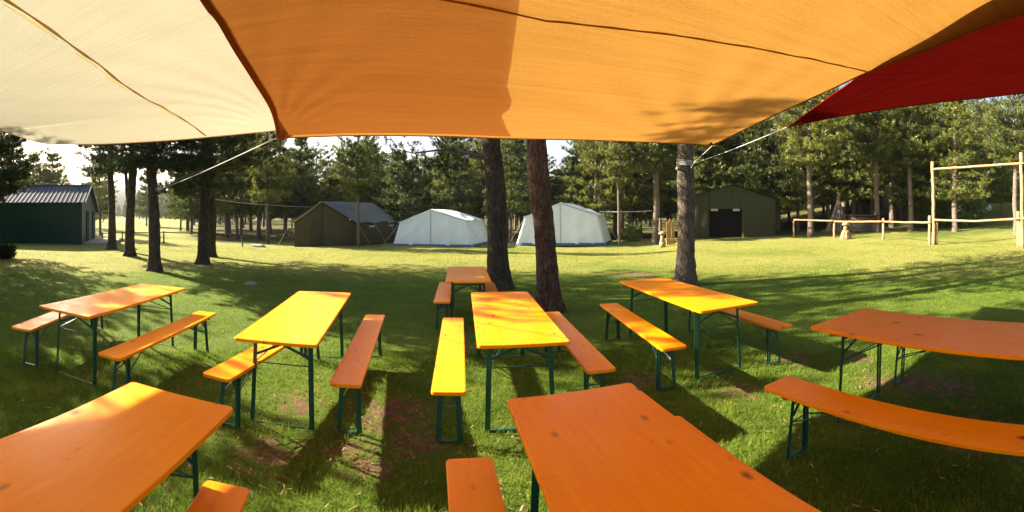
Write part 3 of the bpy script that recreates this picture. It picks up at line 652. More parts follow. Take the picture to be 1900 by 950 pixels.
def near_pine(label, p, H, r0, r1, seed, crown=None, lean=(0, 0), bk='bark', name='pine_tree', group=None, branches=(), **kw):
    root = thing(name, label, 'tree', p, 0, group)
    ob('trunk', trunk_mesh('trunk', M[bk], H, r0, r1, seed, lean, **kw), root)
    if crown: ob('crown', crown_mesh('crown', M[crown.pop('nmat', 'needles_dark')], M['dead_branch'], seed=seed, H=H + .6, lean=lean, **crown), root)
    return root
NC = dict(nb=120, ns=24, nn=24, nl=.13, nw=.016, shape='round')
# trunks among and behind the tables
c1 = near_pine('thick dark trunk beside the small far table, left of the reddish trunk', pos(925, 10.1), 11, .245, .15, 11, dict(NC, z0=4.6, Rm=2.6, nb=90), lean=(-.025, -.01), wob=.05, n=20, seg=90, flare=.6)
c2 = near_pine('leaning reddish trunk between the bright yellow table and the white tent', pos(1018, 7.8), 10, .20, .135, 12, dict(NC, z0=4.8, Rm=2.2, nb=80), lean=(-.052, 0), wob=.035, bk='bark_red', n=20, seg=90, flare=.55)
c3 = near_pine('straight scarred trunk with white cord tied round it, left of the dark olive tent', pos(1273, 10.8), 11, .235, .13, 13, dict(NC, z0=4.3, Rm=2.9, nb=95), lean=(-.012, 0), wob=.02, bk='bark_grey', n=20, seg=90, flare=.5)
for root, pts, rr in ((c1, [(0, 0, 2.95), (-.5, -.1, 3.1), (-1.2, -.2, 3.25), (-2.0, 0, 3.2), (-2.6, .2, 3.35)], .05), (c1, [(-.8, 0, 3.15), (-1.3, .3, 2.95), (-2.0, .5, 2.85)], .022), (c1, [(-1.2, -.2, 3.25), (-1.5, -.4, 3.6), (-1.6, -.5, 4.0)], .02)):
    MB().tube(pts, list(np.linspace(rr, .008, len(pts))), 7).build('branch', M['dead_branch'], root, True)
g_ = np.random.default_rng(5); bp = np.array([[-.9, -.1, 3.2], [-1.2, 0, 3.3], [-1.5, .1, 3.25], [-1.8, .1, 3.2], [-2.1, 0, 3.3], [-2.4, .1, 3.35], [-2.6, .2, 3.4], [-1.9, .4, 2.95], [-1.5, .3, 2.95], [-.8, -.1, 2.75], [-1.1, 0, 2.6], [-1.5, .1, 2.7], [-1.9, 0, 2.75], [-1.3, -.1, 2.95], [-.6, 0, 3.3]])
bp = np.repeat(bp, 9, 0) + g_.normal(0, .16, (len(bp) * 9, 3)); ax = g_.normal(0, .4, bp.shape) + [-.3, 0, .8]; ax /= np.linalg.norm(ax, axis=1)[:, None]
V, T = needles(bp, ax, 22, .13, .014, g_, .15); ob('foliage', mesh_np('foliage', V, T, [M['needles_dark']]), c1)
stub = MB().tube([(-.10, -.1, 2.85), (-.32, -.16, 2.88)], [.055, .04], 10); stub.build('branch_stub', M['dead_branch'], c3, True)
MB().tube([(-.32, -.16, 2.88), (-.326, -.162, 2.88)], [.038, .037], 10).build('cut_end', M['wood_pale'], c3)

LC = dict(NC, nn=30, ns=34)
left = [
 ('dark trunk nearest the green shed, first of the left row of pines', 208, 21.5, 8.6, .20, .12, dict(LC, z0=3.9, Rm=2.1), (.01, 0)),
 ('forked dark pine second from the green shed in the left row', 240, 17.6, 8.2, .20, .12, dict(LC, z0=3.6, Rm=2.2), (.015, 0)),
 ('dark pine standing nearest in the left row, white sail cord tied to it', 287, 13.4, 7.0, .19, .12, dict(LC, z0=3.3, Rm=2.1), (.01, 0)),
 ('wide dark pine of a close pair, the nearer one, right end of the left row', 377, 15.4, 8.8, .20, .12, dict(LC, z0=2.7, Rm=3.2), (.012, .01)),
 ('dark pine of a close pair, the farther one, right end of the left row', 391, 18.0, 8.8, .19, .12, dict(LC, z0=2.6, Rm=3.2), (.01, 0))]
LT = []
for k, (lb, px, r, H, a, b, cr, ln) in enumerate(left): LT.append(near_pine(lb, pos(px, r), H, a, b, 30 + k, dict(cr), ln, wob=.05, n=14, seg=60, flare=.6, group='row of pines on the left'))
MB().tube([(0, 0, 2.0), (-.18, .05, 2.5), (-.3, .1, 3.0), (-.42, .1, 3.8)], [.10, .09, .08, .06], 9, jit=.15).build('fork', M['bark'], LT[1], True)
MB().tube([(0, 0, 6.5), (.03, 0, 8), (.0, -.5, 9.0), (.1, -1.3, 9.35), (.2, -2.2, 9.5)], [.08, .06, .045, .03, .01], 7).build('branch', M['bark'], LT[2], True)
hb_ = np.random.default_rng(9); q_ = 26; cc = np.stack([hb_.uniform(-.5, .7, q_), hb_.uniform(-2.7, -.9, q_), 9.4 + hb_.uniform(-.5, .45, q_)], 1); cc = np.repeat(cc, 9, 0) + hb_.normal(0, .10, (q_ * 9, 3)); ax = hb_.normal(0, .4, cc.shape) + [0, 0, .8]; ax /= np.linalg.norm(ax, axis=1)[:, None]
V, T = needles(cc, ax, 26, .14, .016, hb_, .15); ob('foliage', mesh_np('foliage', V, T, [M['needles_dark']]), LT[2])
MB().tube([(0, 0, 2.3), (.5, -.1, 2.5), (1.2, -.1, 2.8), (2.0, .0, 3.0)], [.05, .04, .03, .015], 7).build('branch', M['dead_branch'], LT[2], True)
# pines outside the frame on the left: the photograph shows their shade on the grass and on the sails
for k, (x, y, H, z0, Rm) in enumerate([(-12.2, 3.8, 5.0, 2.2, 2.1), (-10.6, .9, 6.0, 2.0, 2.2), (-15, -3, 7.5, 2.5, 2.5), (-19.3, 7.3, 6.5, 2.9, 2.5), (-19, 1, 7.5, 2.5, 2.6), (-18.5, 4.8, 6.0, 2.2, 2.0)]):
    near_pine({0: 'dark pine beyond the left edge, nearer one whose boughs enter the top left corner', 3: 'dark pine beyond the left edge, farther one behind the corner boughs'}.get(k, 'dark pine wholly beyond the left edge, shading the grass'), (x, y, float(gz(x, y))), H, .2, .12, 50 + k, dict(LC, z0=z0, Rm=Rm), group='pines beyond the left edge')

# library of background pines
BG = []
for k, (H, z0, Rm, shape, r0) in enumerate([(8.2, 2.2, 2.3, 'cone', .15), (9.0, 3.2, 2.1, 'round', .16), (7.2, 1.4, 2.4, 'cone', .13), (9.6, 3.3, 2.5, 'round', .18), (8.6, 1.9, 2.6, 'cone', .16), (10.0, 2.4, 2.7, 'cone', .2), (9.8, 4.6, 2.0, 'round', .17), (10.2, 5.0, 2.2, 'round', .19), (9.6, 2.3, 2.5, 'cone', .19)]):
    tm = trunk_mesh('trunk', M['bark_far'], H, r0, .05 if k < 6 else .09, 70 + k, (g_.normal(0, .015), 0), .05, 9, 24, .25)
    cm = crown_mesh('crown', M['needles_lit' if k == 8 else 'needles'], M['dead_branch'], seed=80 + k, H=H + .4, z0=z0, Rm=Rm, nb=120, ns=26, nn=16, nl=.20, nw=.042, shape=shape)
    # bare dead twigs under the crown
    gg = np.random.default_rng(90 + k); segs = []
    for q in range(12):
        z = gg.uniform(1.3, z0 + .3); a = gg.uniform(0, 6.28); L = gg.uniform(.4, 1.1); d = np.array([math.cos(a), math.sin(a), gg.uniform(-.2, .35)]); t = np.linspace(0, 1, 4)
        segs.append((np.array([0, 0, z]) + d * (t * L)[:, None] + np.array([0, 0, .15]) * (t ** 2)[:, None], np.linspace(.022, .006, 4)))
    V, Q = tubes_np(segs, 4); bm_ = mesh_np('dead_twigs', V, Q, [M['dead_branch']]); BG.append((tm, cm, bm_))
def bg_tree(label, px, r, s, var, group='pines of the wood behind the camp', sxy=None):
    p = pos(px, r); o = thing('pine_tree', label, 'tree', p, random.uniform(0, 6.28), group, (s * (sxy or 1), s * (sxy or 1), s))
    for nm, me in zip(('trunk', 'crown', 'dead_twigs'), BG[var]): q = ob(nm, me, o); (q.__setitem__('kind', 'stuff') if nm == 'dead_twigs' else None)
    return o
HB = [  # label, px, r, scale, variant
 ('slender sparse pine standing in front of the green army tent', 665, 26.5, 1.0, 1, .62),
 ('slim pine with a pale straight trunk between the dark olive tent and rail fence', 1504, 30, 1.1, 6, 1.15),
 ('grey trunk leaning left behind the middle of the rail fence', 1628, 33.5, 1.1, 7, 1.1),
 ('tall grey trunk behind the rail fence, left of the tall log gate', 1690, 34, 1.1, 6, 1.15),
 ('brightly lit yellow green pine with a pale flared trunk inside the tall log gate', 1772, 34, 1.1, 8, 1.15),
 ('shaded pine close to the right edge, beside the right gate post', 1884, 32, 1.05, 7, 1),
 ('thick double trunk behind the small wooden mushroom at the white tent', 1216, 29.5, 1.0, 7, 1.3),
 ('thin trunk just right of the second white tent', 1149, 28.5, .9, 6, .7),
 ('trunk rising between the two white tents, left of the right one', 948, 31, 1.0, 0, .95),
 ('pine immediately behind the ridge of the first white tent', 835, 35, 1.0, 4, 1),
 ('pine behind the right end of the green army tent', 742, 33, .95, 2, 1),
 ('dark pine behind the left end of the green army tent', 560, 35, .95, 4, 1),
 ('slim grey trunk left of the green army tent', 497, 31, .95, 1, .9),
 ('pine with a low crown left of the army tent, behind the cord', 440, 36, .9, 0, 1),
 ('young rounded pine in the gap of the left row, in the hazy clearing', 335, 46, .85, 2, 1),
 ('small hazy pine alone in the far clearing on the left', 272, 62, .9, 4, .9),
 ('bushy pine right behind the green shed roof ridge',  98, 44, 1.08, 2, 1.1),
 ('pointed dark pine above the middle of the green shed roof', 62, 47, .98, 0, 1.2),
 ('tall dark pine right of the green shed gable', 186, 46, .72, 5, .9),
 ('dark pine behind the left part of the green shed', 25, 40, 1.05, 0, 1.2),
 ('pine with reddish trunk behind the second white tent ridge', 1062, 36, .82, 0, 1),
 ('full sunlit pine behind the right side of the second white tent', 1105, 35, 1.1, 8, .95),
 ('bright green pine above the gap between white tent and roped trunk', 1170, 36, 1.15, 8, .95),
 ('dark pine rising behind the left slope of the dark olive tent', 1290, 36, 1.25, 5, 1),
 ('dark pine rising behind the ridge of the dark olive tent', 1370, 37, 1.3, 4, 1),
 ('pine behind the right eave of the dark olive tent', 1442, 36, 1.3, 5, .95),
 ('pine behind the stick tepee', 1545, 42, 1.15, 5, 1.1),
 ('low branched pine behind the dark log hut', 1597, 40, 1.1, 3, 1),
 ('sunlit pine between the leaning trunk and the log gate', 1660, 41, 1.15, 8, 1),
 ('pine behind the left post of the tall log gate', 1735, 40, 1.1, 5, 1),
 ('pine on the rising lawn right of the white boulder', 1860, 44, .95, 2, 1),
 ('pine behind the white boulder on the rising lawn', 1825, 58, 1.0, 5, 1.2)]
for lb, px, r, s, v, sx in HB: bg_tree(lb, px, r, s, v, sxy=sx)
ZL = ['slim pine deep in the wood behind the left clearing and army tent', 'slim pine deep in the wood behind the white tents', 'tall pine deep in the wood behind the olive tent and rail fence']
ZG = ['pines deep in the wood, left part', 'pines deep in the wood, middle part', 'pines deep in the wood, right part']
rs = random.Random(21); k = 0
for row, (r0, r1, step) in enumerate([(35, 41, 34), (42, 50, 36), (51, 60, 38)]):
    px = -20 + row * 11
    while px < 1930:
        q = px + rs.uniform(-12, 12); r = rs.uniform(r0, r1); px += step
        if 196 < q < 345: continue
        if q < 180 and r < 46: continue
        if 1800 < q and r < 52: continue
        sc = rs.uniform(.82, 1.02) if q < 1120 else rs.uniform(1.05, 1.3)
        if 990 < q < 1080: sc = rs.uniform(.62, .76)
        if q < 180: sc = rs.uniform(.8, .95)
        if 500 < q < 630 or 690 < q < 790: sc *= .80
        if 60 < q < 240: sc *= .68
        where = next(t for lim, t in [(200, 'behind the green shed'), (420, 'behind the left row of pines'), (545, 'between the left row and the army tent'), (650, 'behind the army tent gable'), (735, 'behind the army tent roof'), (820, 'behind the left half of the first white tent'),
            (905, 'behind the right half of the first white tent'), (1000, 'between the two white tents'), (1080, 'behind the reddish trunk and second white tent'), (1150, 'behind the right end of the second white tent'), (1250, 'left of the roped trunk'), (1350, 'behind the left half of the dark olive tent'),
            (1450, 'behind the right half of the dark olive tent'), (1540, 'behind the left end of the rail fence'), (1640, 'behind the stick tepee and log hut'), (1730, 'left of the tall log gate'), (1820, 'seen through the log gate'), (9999, 'beyond the rising lawn at the right edge')] if q < lim)
        depth = ('front row wood pine', 'second row wood pine', 'deep wood pine')[row]
        bg_tree('%s %s' % (depth, where), q, r, sc, rs.randrange(6), '%ss %s' % (depth, where)); k += 1
# far wood: one mass
far = [crown_geo(100 + q, 8.5, (.4, 1.0, 2.0)[q], 2.9, nb=70, ns=9, nn=8, nl=.45, nw=.13, shape='cone') for q in range(3)]
Vs, Ts, Mi = [], [], []; o_ = 0
for q in range(300):
    px = rs.uniform(-120, 2020); r = rs.uniform(64, 125)
    if 196 < px < 345: r = rs.uniform(150, 230)
    p = pos(px, r); s = rs.uniform(.85, 1.25) * (1.15 if px > 1240 else .95) * (1 if r < 140 else 1.2); a = rs.uniform(0, 6.28)
    if 990 < px < 1080: s *= .75
    if 60 < px < 240: s *= .55
    if 500 < px < 630 or 690 < px < 790: s *= .8
    V1, T1, V2, T2 = far[q % 3]; ca, sa = math.cos(a), math.sin(a); Rz = np.array([[ca, sa, 0], [-sa, ca, 0], [0, 0, 1]]) * s
    tr, tq = tubes_np([(np.array([[0, 0, -.5], [0, 0, 4], [0, 0, 8.]]), [.2, .16, .05])], 5)
    tt = np.vstack([tq[:, :3], tq[:, [0, 2, 3]]])
    for V, T, mi in ((V1, T1, 0), (tr, tt, 1)):
        Vs.append(V @ Rz + np.array(p)); Ts.append(T + o_); Mi.append(np.full(len(T), mi)); o_ += len(V)
tag(ob('far_wood', mesh_np('far_wood', np.vstack(Vs), np.vstack(Ts), [M['needles'], M['bark_far']], np.concatenate(Mi))), 'distant mass of dark pines closing off the camp meadow', 'wood', kind='stuff')

# shrubs
def shrub(label, px, r, H, Rm, seed, m='shrub', grp=None):
    p = pos(px, r); root = thing('shrub', label, 'shrub', p, 0, grp)
    V1, T1, V2, T2 = crown_geo(seed, H, .05, Rm, nb=60, ns=14, nn=12, nl=.09 * max(1, H), nw=.035 * max(1, H), shape='round', limb=.012)
    ob('foliage', mesh_np('foliage', V1, T1, [M[m]]), root)
    V, Q = tubes_np([(np.array([[0, 0, -.05], [g_.normal(0, .1), g_.normal(0, .1), H * .8]]), [.03, .01])], 5); ob('stem', mesh_np('stem', V, Q, [M['dead_branch']]), root)
shrub('small dark low shrub on the sunny grass at the left edge', 4, 17.0, .32, .5, 201, 'needles_dark')
for k, (px, r, H, lb) in enumerate([(1705, 37, 1.5, 'leafy green shrub behind the fence just left of the tall log gate'), (1745, 37.5, 1.9, 'yellow green shrub behind the fence inside the log gate, left of the lit pine'),
        (1800, 38, 2.0, 'tall loose shrub right of the lit pine inside the gate'), (1600, 43, 1.8, 'brownish shrub behind the dark log hut'), (1172, 33, 1.1, 'low shrub at the foot of the trees right of the white tents'), (1835, 62, 2.2, 'pale green bush at the top of the rising lawn')]):
    shrub(lb, px, r, H, H * .75, 210 + k)

a_ = np.linspace(-1.5, .2, 90); hv = []
for k, (rr_, hf) in enumerate([(300, 0), (330, .45), (380, .85), (440, 1), (520, .8)]):
    for q in a_: hv.append((rr_ * math.sin(q), rr_ * math.cos(q), -2 + hf * (24 + 8 * math.sin(q * 5 + 1) + 5 * math.sin(q * 13) + 2 * math.sin(q * 41 + k))))
i = np.arange(4)[:, None]; j = np.arange(89)[None]; Q = np.stack([i * 90 + j, (i + 1) * 90 + j, (i + 1) * 90 + j + 1, i * 90 + j + 1], -1).reshape(-1, 4)
M['hill'] = simple('far_forested_hill', (.035, .055, .04), .95, .35, .12, .4)
struct(ob('hill', mesh_np('hill', np.array(hv), Q, [M['hill']], smooth=True)))

# ------------------------------------------------------------------ tents
def uvm(me, s=1.0):
    uvl = me.uv_layers.new(name='UVMap'); n = len(me.loops); vi = np.empty(n, np.int32); me.loops.foreach_get('vertex_index', vi)
    co = np.empty(len(me.vertices) * 3, np.float32); me.vertices.foreach_get('co', co); co = co.reshape(-1, 3)[vi]
    uvl.data.foreach_set('uv', np.stack([(co[:, 0] + co[:, 1] * .7) * s * .2, co[:, 2] * s * .2], 1).ravel())
def sheet(name, corners, m, parent, n=14, puff=.03, seed=0, th=.012, label=None):
    """bilinear canvas panel between four corners (a b / d c), with slack"""
    a, b, c, d = [np.array(q, float) for q in corners]; g = np.random.default_rng(seed)
    u = np.linspace(0, 1, n)[None, :, None]; v = np.linspace(0, 1, n)[:, None, None]
    S = (1 - u) * (1 - v) * a + u * (1 - v) * b + u * v * c + (1 - u) * v * d
    nr = np.cross(b - a, d - a); nr = nr / (np.linalg.norm(nr) + 1e-9); U, W_ = u[..., 0], v[..., 0]
    k = np.sin(np.pi * U) * np.sin(np.pi * W_) * -puff * .5 + puff * .35 * np.sin(U * 17 + seed + 2 * W_) * np.sin(np.pi * U) * W_ + puff * .25 * np.sin((U + W_) * 11 + seed)* np.sin(np.pi * U) * np.sin(np.pi * W_)
    S = S + k[..., None] * nr; i = np.arange(n - 1)[:, None]; j = np.arange(n - 1)[None]
    Q = np.stack([i * n + j, i * n + j + 1, (i + 1) * n + j + 1, (i + 1) * n + j], -1).reshape(-1, 4)
    me = mesh_np(name, S.reshape(-1, 3), Q, [m], smooth=True); uvm(me); o = ob(name, me, parent, label=label)
    so_ = o.modifiers.new('thick', 'SOLIDIFY'); so_.thickness = th; return o
def frame_at(px1, r1, px2, r2):
    a, b = pos(px1, r1), pos(px2, r2); z = min(a.z, b.z); a.z = b.z = z; u = (b - a).normalized(); n = Vector((-u.y, u.x, 0))
    if n.y < 0: n = -n
    return a, b, u, n

# green army tent: front gable 546..658, side wall to 735
def green_tent():
    a, b, u, n = frame_at(546, 27.6, 657, 27.2); wdt = (b - a).length; z0 = a.z
    depth = (pos(741, 32.5) - b); depth.z = 0; n = depth.normalized(); D = depth.length
    root = thing('army_tent', 'olive green army ridge tent with grey roof left of the white tents', 'tent', (0, 0, 0))
    he = EYE - 16 * 27.4 / F - z0; hp = EYE + 21 * 28.2 / F - z0
    Z = lambda p, h: (p.x, p.y, z0 + h)
    mid = a + u * wdt * .47; e = n * D
    sheet('front_panel', (Z(a, he), Z(mid, hp), Z(mid, 0), Z(a, 0)), M['canvas_olive'], root, puff=.10, seed=1)
    sheet('front_panel', (Z(mid, hp), Z(b, he), Z(b, 0), Z(mid, 0)), M['canvas_olive'], root, puff=.12, seed=2)
    sheet('side_wall', (Z(b, he), Z(b + e, he), Z(b + e, 0), Z(b, 0)), M['canvas_olive'], root, puff=.12, seed=3)
    sheet('side_wall', (Z(a, he), Z(a + e, he), Z(a + e, 0), Z(a, 0)), M['canvas_olive'], root, puff=.1, seed=4)
    sheet('back_panel', (Z(a + e, he), Z(b + e, he), Z(b + e, 0), Z(a + e, 0)), M['canvas_olive'], root, seed=5)
    sheet('back_gable', (Z(mid + e, hp), Z(mid + e, hp), Z(b + e, he), Z(a + e, he)), M['canvas_olive'], root, seed=8)
    o = u * .22 ; f = -n * .12
    sheet('roof', (Z(mid + f, hp + .05), Z(mid + e, hp + .05), Z(b + e + o, he - .02), Z(b + o + f, he - .02)), M['canvas_roof'], root, puff=.22, seed=6, n=20)
    sheet('roof', (Z(mid + f, hp + .05), Z(mid + e, hp + .05), Z(a + e - o, he - .02), Z(a - o + f, he - .02)), M['canvas_roof'], root, puff=.15, seed=7)
    dc = a + u * wdt * .44 - n * .05
    sheet('door_flap', (Z(dc - u * .55, he + .15), Z(dc + u * .1, he + .25), Z(dc + u * .12, .03), Z(dc - u * .6, .03)), M['canvas_dark'], root, puff=.08, seed=9)
    for t in (.28, .72):
        w0 = b + e * t + u * .05
        MB().bar(Z(w0, he - .28), Z(w0 + n * .7, he - .28), .03, .10).build('window', M['shed_trim'], root)
    for t in (0, .33, .66, 1): 
        for q, sg in ((a, -1), (b, 1)): MB().tube([Z(q + e * t + u * sg * .2, he), Z(q + e * t + u * sg * 1.1, .02)], .006, 5).build('guy_line', M['rope'], root)
    MB().tube([Z(a + f, he + .02), Z(a.lerp(mid, .5) + f, he + (hp - he) * .46), Z(mid + f, hp + .06)], .03, 6).build('roof_edge_roll', M['hem_beige'], root)
green_tent()

def white_tent(label, p, seed):
    # p: pixel columns and heights: bottom left, bottom right, eave left, eave right, peak, back offset
    (xl, rl), (xr, rr_), (xel, yel), (xer, yer), (xp, yp), (xb, rb), side_lit = p
    A, B = pos(xl, rl), pos(xr, rr_); rm = (rl + rr_) / 2
    EL, ER, PK = P(xel, yel, rl + .35), P(xer, yer, rr_ + .35), P(xp, yp, rm + .4)
    sh = pos(xb, rb) - B; sh.z = 0; D = sh.length; e = sh
    root = thing('canvas_tent', label, 'tent', (0, 0, 0)); T3 = lambda q: tuple(q)
    MBt = A.lerp(B, (xp - xl) / (xr - xl))
    ek = e * .9
    sheet('front_panel', (EL, PK, MBt, A), M['canvas_white'], root, n=22, puff=.17, seed=seed)
    sheet('front_panel', (PK, ER, B, MBt), M['canvas_white'], root, n=22, puff=.17, seed=seed + 1)
    sheet('side_wall', (ER, ER + ek, B + e, B), M['canvas_white'], root, puff=.12, seed=seed + 2)
    sheet('side_wall', (EL, EL + ek, A + e, A), M['canvas_white'], root, puff=.10, seed=seed + 3)
    sheet('back_panel', (EL + ek, ER + ek, B + e, A + e), M['canvas_white'], root, seed=seed + 4)
    sheet('back_gable', (PK + ek, PK + ek, ER + ek, EL + ek), M['canvas_white'], root, seed=seed + 5)
    up = Vector((0, 0, .03)); f = -e.normalized() * .08; u = (B - A).normalized() * .1
    sheet('roof', (PK + f + up, PK + ek + up, ER + ek + u, ER + f + u), M['canvas_white'], root, puff=.18, seed=seed + 6, n=20)
    sheet('roof', (PK + f + up, PK + ek + up, EL + ek - u, EL + f - u), M['canvas_white'], root, puff=.12, seed=seed + 7)
    o = -e.normalized() * .05; ux = (B - A).normalized() * .05
    def skirt(q1, q2, w1, w2, off): 
        sheet('skirt', (q1.lerp(w1, .09) + off, q2.lerp(w2, .09) + off, q2 + off * 1.6, q1 + off * 1.6), M['canvas_blue'], root, puff=.02, seed=seed)
    skirt(A, B, EL, ER, o); skirt(B, B + e, ER, ER + ek, ux)
    MB().tube([MBt + o, PK + o], .009, 5).build('zip', M['canvas_blue'], root)
    for q, sgn in ((EL, -1), (ER, 1), (EL + ek, -1), (ER + ek, 1)):
        gq = q + (B - A).normalized() * sgn * 1.1; gq.z = float(gz(gq.x, gq.y)) + .02; MB().tube([q, gq], .010, 5).build('guy_line', M['rope'], root)
white_tent('white canvas tent with blue skirt left of the dark trunk, beside the army tent', ((729, 27.6), (876, 27.2), (742, 413), (865, 410), (800, 389.5), (910, 31.5), 1), 20)
white_tent('white canvas tent with blue skirt behind the reddish trunk, beige right side', ((957, 28.2), (1123, 29.0), (974, 403), (1108, 400), (1040, 377), (1135, 33.0), 1), 40)

def olive_tent():
    a, b, u, n = frame_at(1268, 30.5, 1440, 31.5); z0 = min(a.z, b.z) - .02; wdt = (b - a).length
    root = thing('mess_tent', 'big dark olive tent with an open black doorway behind the roped trunk', 'tent', (0, 0, 0))
    he = EYE + 29 * 31 / F - z0; hp = EYE + 54 * 31 / F - z0; mid = a + u * wdt * .52; e = n * 9
    Z = lambda p, h: (p.x, p.y, z0 + h)
    pl, pr = pos(1316, 30.8), pos(1376, 31.1); tl = (pl - a).dot(u); tr = (pr - a).dot(u); dl, dr = a + u * tl, a + u * tr
    hd = EYE + 9 * 31 / F - z0
    roofh = lambda t: he + (hp - he) * (1 - abs(t - wdt * .52) / (wdt * .52 if t < wdt * .52 else wdt * .48))
    sheet('front_panel', (Z(a, he), Z(dl, roofh(tl)), Z(dl, 0), Z(a, 0)), M['canvas_dark'], root, puff=.08, seed=1)
    sheet('front_panel', (Z(dr, roofh(tr)), Z(b, he), Z(b, 0), Z(dr, 0)), M['canvas_dark'], root, puff=.08, seed=2)
    sheet('front_panel', (Z(dl, roofh(tl)), Z(mid, hp), Z(mid, hd), Z(dl, hd)), M['canvas_dark'], root, puff=.03, seed=3)
    sheet('front_panel', (Z(mid, hp), Z(dr, roofh(tr)), Z(dr, hd), Z(mid, hd)), M['canvas_dark'], root, puff=.03, seed=4)
    for q in (a, b): sheet('side_wall', (Z(q, he), Z(q + e, he), Z(q + e, -.1), Z(q, -.1)), M['canvas_dark'], root, puff=.1, seed=5)
    sheet('back_panel', (Z(a + e, he), Z(b + e, he), Z(b + e, 0), Z(a + e, 0)), M['canvas_dark'], root, seed=6)
    sheet('back_gable', (Z(mid + e, hp), Z(mid + e, hp), Z(b + e, he), Z(a + e, he)), M['canvas_dark'], root, seed=6)
    o = u * .15; f = -n * .15
    sheet('roof', (Z(mid + f, hp + .04), Z(mid + e, hp + .04), Z(b + e + o, he), Z(b + o + f, he)), M['canvas_dark'], root, puff=.15, seed=7)
    sheet('roof', (Z(mid + f, hp + .04), Z(mid + e, hp + .04), Z(a + e - o, he), Z(a - o + f, he)), M['canvas_dark'], root, puff=.15, seed=8)
    q = n * .9; 
    sheet('doorway_shade_sheet', (Z(dl + q - u * .6, hd + .3), Z(dr + q + u * .6, hd + .3), Z(dr + q + u * .6, 0), Z(dl + q - u * .6, 0)), M['doorway_shade'], root, seed=9)  # near-black sheet standing in for the shade inside the doorway
    for c0 in (tl + .35, tr - .42): MB().box(Z(a + u * c0 - n * .04, hd - .06), (.5, .03, .16), math.atan2(u.y, u.x)).build('rolled_flap', M['shed_trim'], root)
    for t1, t2 in ((0.05, tl - .1), (tr + .1, wdt)): MB().bar(Z(a + u * t1 - n * .1, .06), Z(a + u * t2 - n * .1, .06), .12, .14).build('sod_cloth', M['shed_trim'], root)
olive_tent()

# ------------------------------------------------------------------ green shed
def shed():
    root = thing('green_shed', 'long dark green metal shed with corrugated blue grey roof at the left edge', 'shed', (0, 0, 0))
    k = pos(152, 25.0); lf = pos(0, 25.6); d = (lf - k); d.z = 0; d.normalize(); nrm = Vector((d.y, -d.x, 0))
    if nrm.dot(Vector((k.x, k.y, 0))) < 0: nrm = -nrm
    z0 = 0.0; L = 12; D = 6.6; he, hr, hb = 2.5, 3.55, 1.9
    cf = k.copy(); cf.z = z0; g2 = (pos(177, 30.4) - k); g2.z = 0; D = g2.length; nrm = g2.normalized()
    Z = lambda p, h: Vector((p.x, p.y, z0 + h))
    ridge = nrm * D * .42; back = nrm * D
    m = MB(); m.add([Z(cf, -.1), Z(cf + d * L, -.1), Z(cf + d * L, he), Z(cf, he)], [(0, 1, 2, 3)]); 
    n_ = 60
    for i in range(n_):    # vertical ribs of the sheet wall
        m.box(Z(cf + d * (L * (i + .5) / n_) - nrm * .008, he / 2), (.035, .02, he - .05), math.atan2(d.y, d.x))
    m.build('front_wall', M['shed_green'], root)
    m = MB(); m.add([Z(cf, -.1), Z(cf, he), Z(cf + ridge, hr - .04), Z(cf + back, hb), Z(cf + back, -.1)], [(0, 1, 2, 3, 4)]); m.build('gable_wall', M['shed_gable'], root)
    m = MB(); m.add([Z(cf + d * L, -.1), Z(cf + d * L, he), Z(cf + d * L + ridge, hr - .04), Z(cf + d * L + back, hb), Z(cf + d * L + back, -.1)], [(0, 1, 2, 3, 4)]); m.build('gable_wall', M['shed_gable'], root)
    m = MB(); m.add([Z(cf + back, -.1), Z(cf + back + d * L, -.1), Z(cf + back + d * L, hb), Z(cf + back, hb)], [(0, 1, 2, 3)]); m.build('back_wall', M['shed_green'], root)
    # corrugated roof sheets
    s0 = cf - d * .25 - nrm * .3; L2 = L + .5; he2 = he - .3 * (hr - he) / (D * .42)
    ns = 12; per = L2 / ns
    for sh in range(ns):
        for (pa, ha, pb, hb_, nm) in ((s0, he2 + .05, s0 + nrm * (.3 + D * .42), hr + .05, 'roof_sheet'), (s0 + nrm * (.3 + D * .42), hr + .05, s0 + nrm * (.6 + D), hb - .05, 'roof_sheet')):
            vs = []; c = 17
            for i in range(c):
                t = i / (c - 1); off_ = .022 * (abs(((t * 4) % 1) - .5) < .14) + .004 * (sh % 2)
                q = d * (per * (sh + t)); vs += [Z(pa + q, ha + off_), Z(pb + q, hb_ + off_)]
            MB().add(vs, [(2 * i, 2 * i + 1, 2 * i + 3, 2 * i + 2) for i in range(c - 1)]).build(nm, M['shed_roof'], root)
    q = s0 + nrm * (.3 + D * .42); MB().bar(Z(q, hr + .11), Z(q + d * L2, hr + .11), .22, .05).build('ridge_cap', M['shed_trim'], root)
    MB().bar(Z(s0 - d * .01, he2 + .04), Z(q - d * .01, hr + .08), .03, .12).build('verge_trim', M['shed_trim'], root)
    MB().bar(Z(s0 + nrm * (.6 + D) - d * .01, hb - .05), Z(q - d * .01, hr + .08), .03, .12).build('verge_trim', M['shed_trim'], root)
    for t in (.34, .78):
        c = cf + nrm * D * t - d * .03; dr_ = MB(); dr_.box(Z(c, .95), (.95, .05, 1.95), math.atan2(nrm.y, nrm.x)); dd = dr_.build('door', M['shed_green'], root)
        MB().box(Z(c - d * .04 + nrm * .3, 1.0), (.12, .04, .03), math.atan2(nrm.y, nrm.x)).build('handle', M['shed_trim'], dd)
    s = MB(); c = cf + nrm * D * .45 - d * 1.0; s.box(Z(c, .03), (D * .9, 1.8, .12), math.atan2(nrm.y, nrm.x)); struct(s.build('concrete_apron', M['concrete']))
shed()

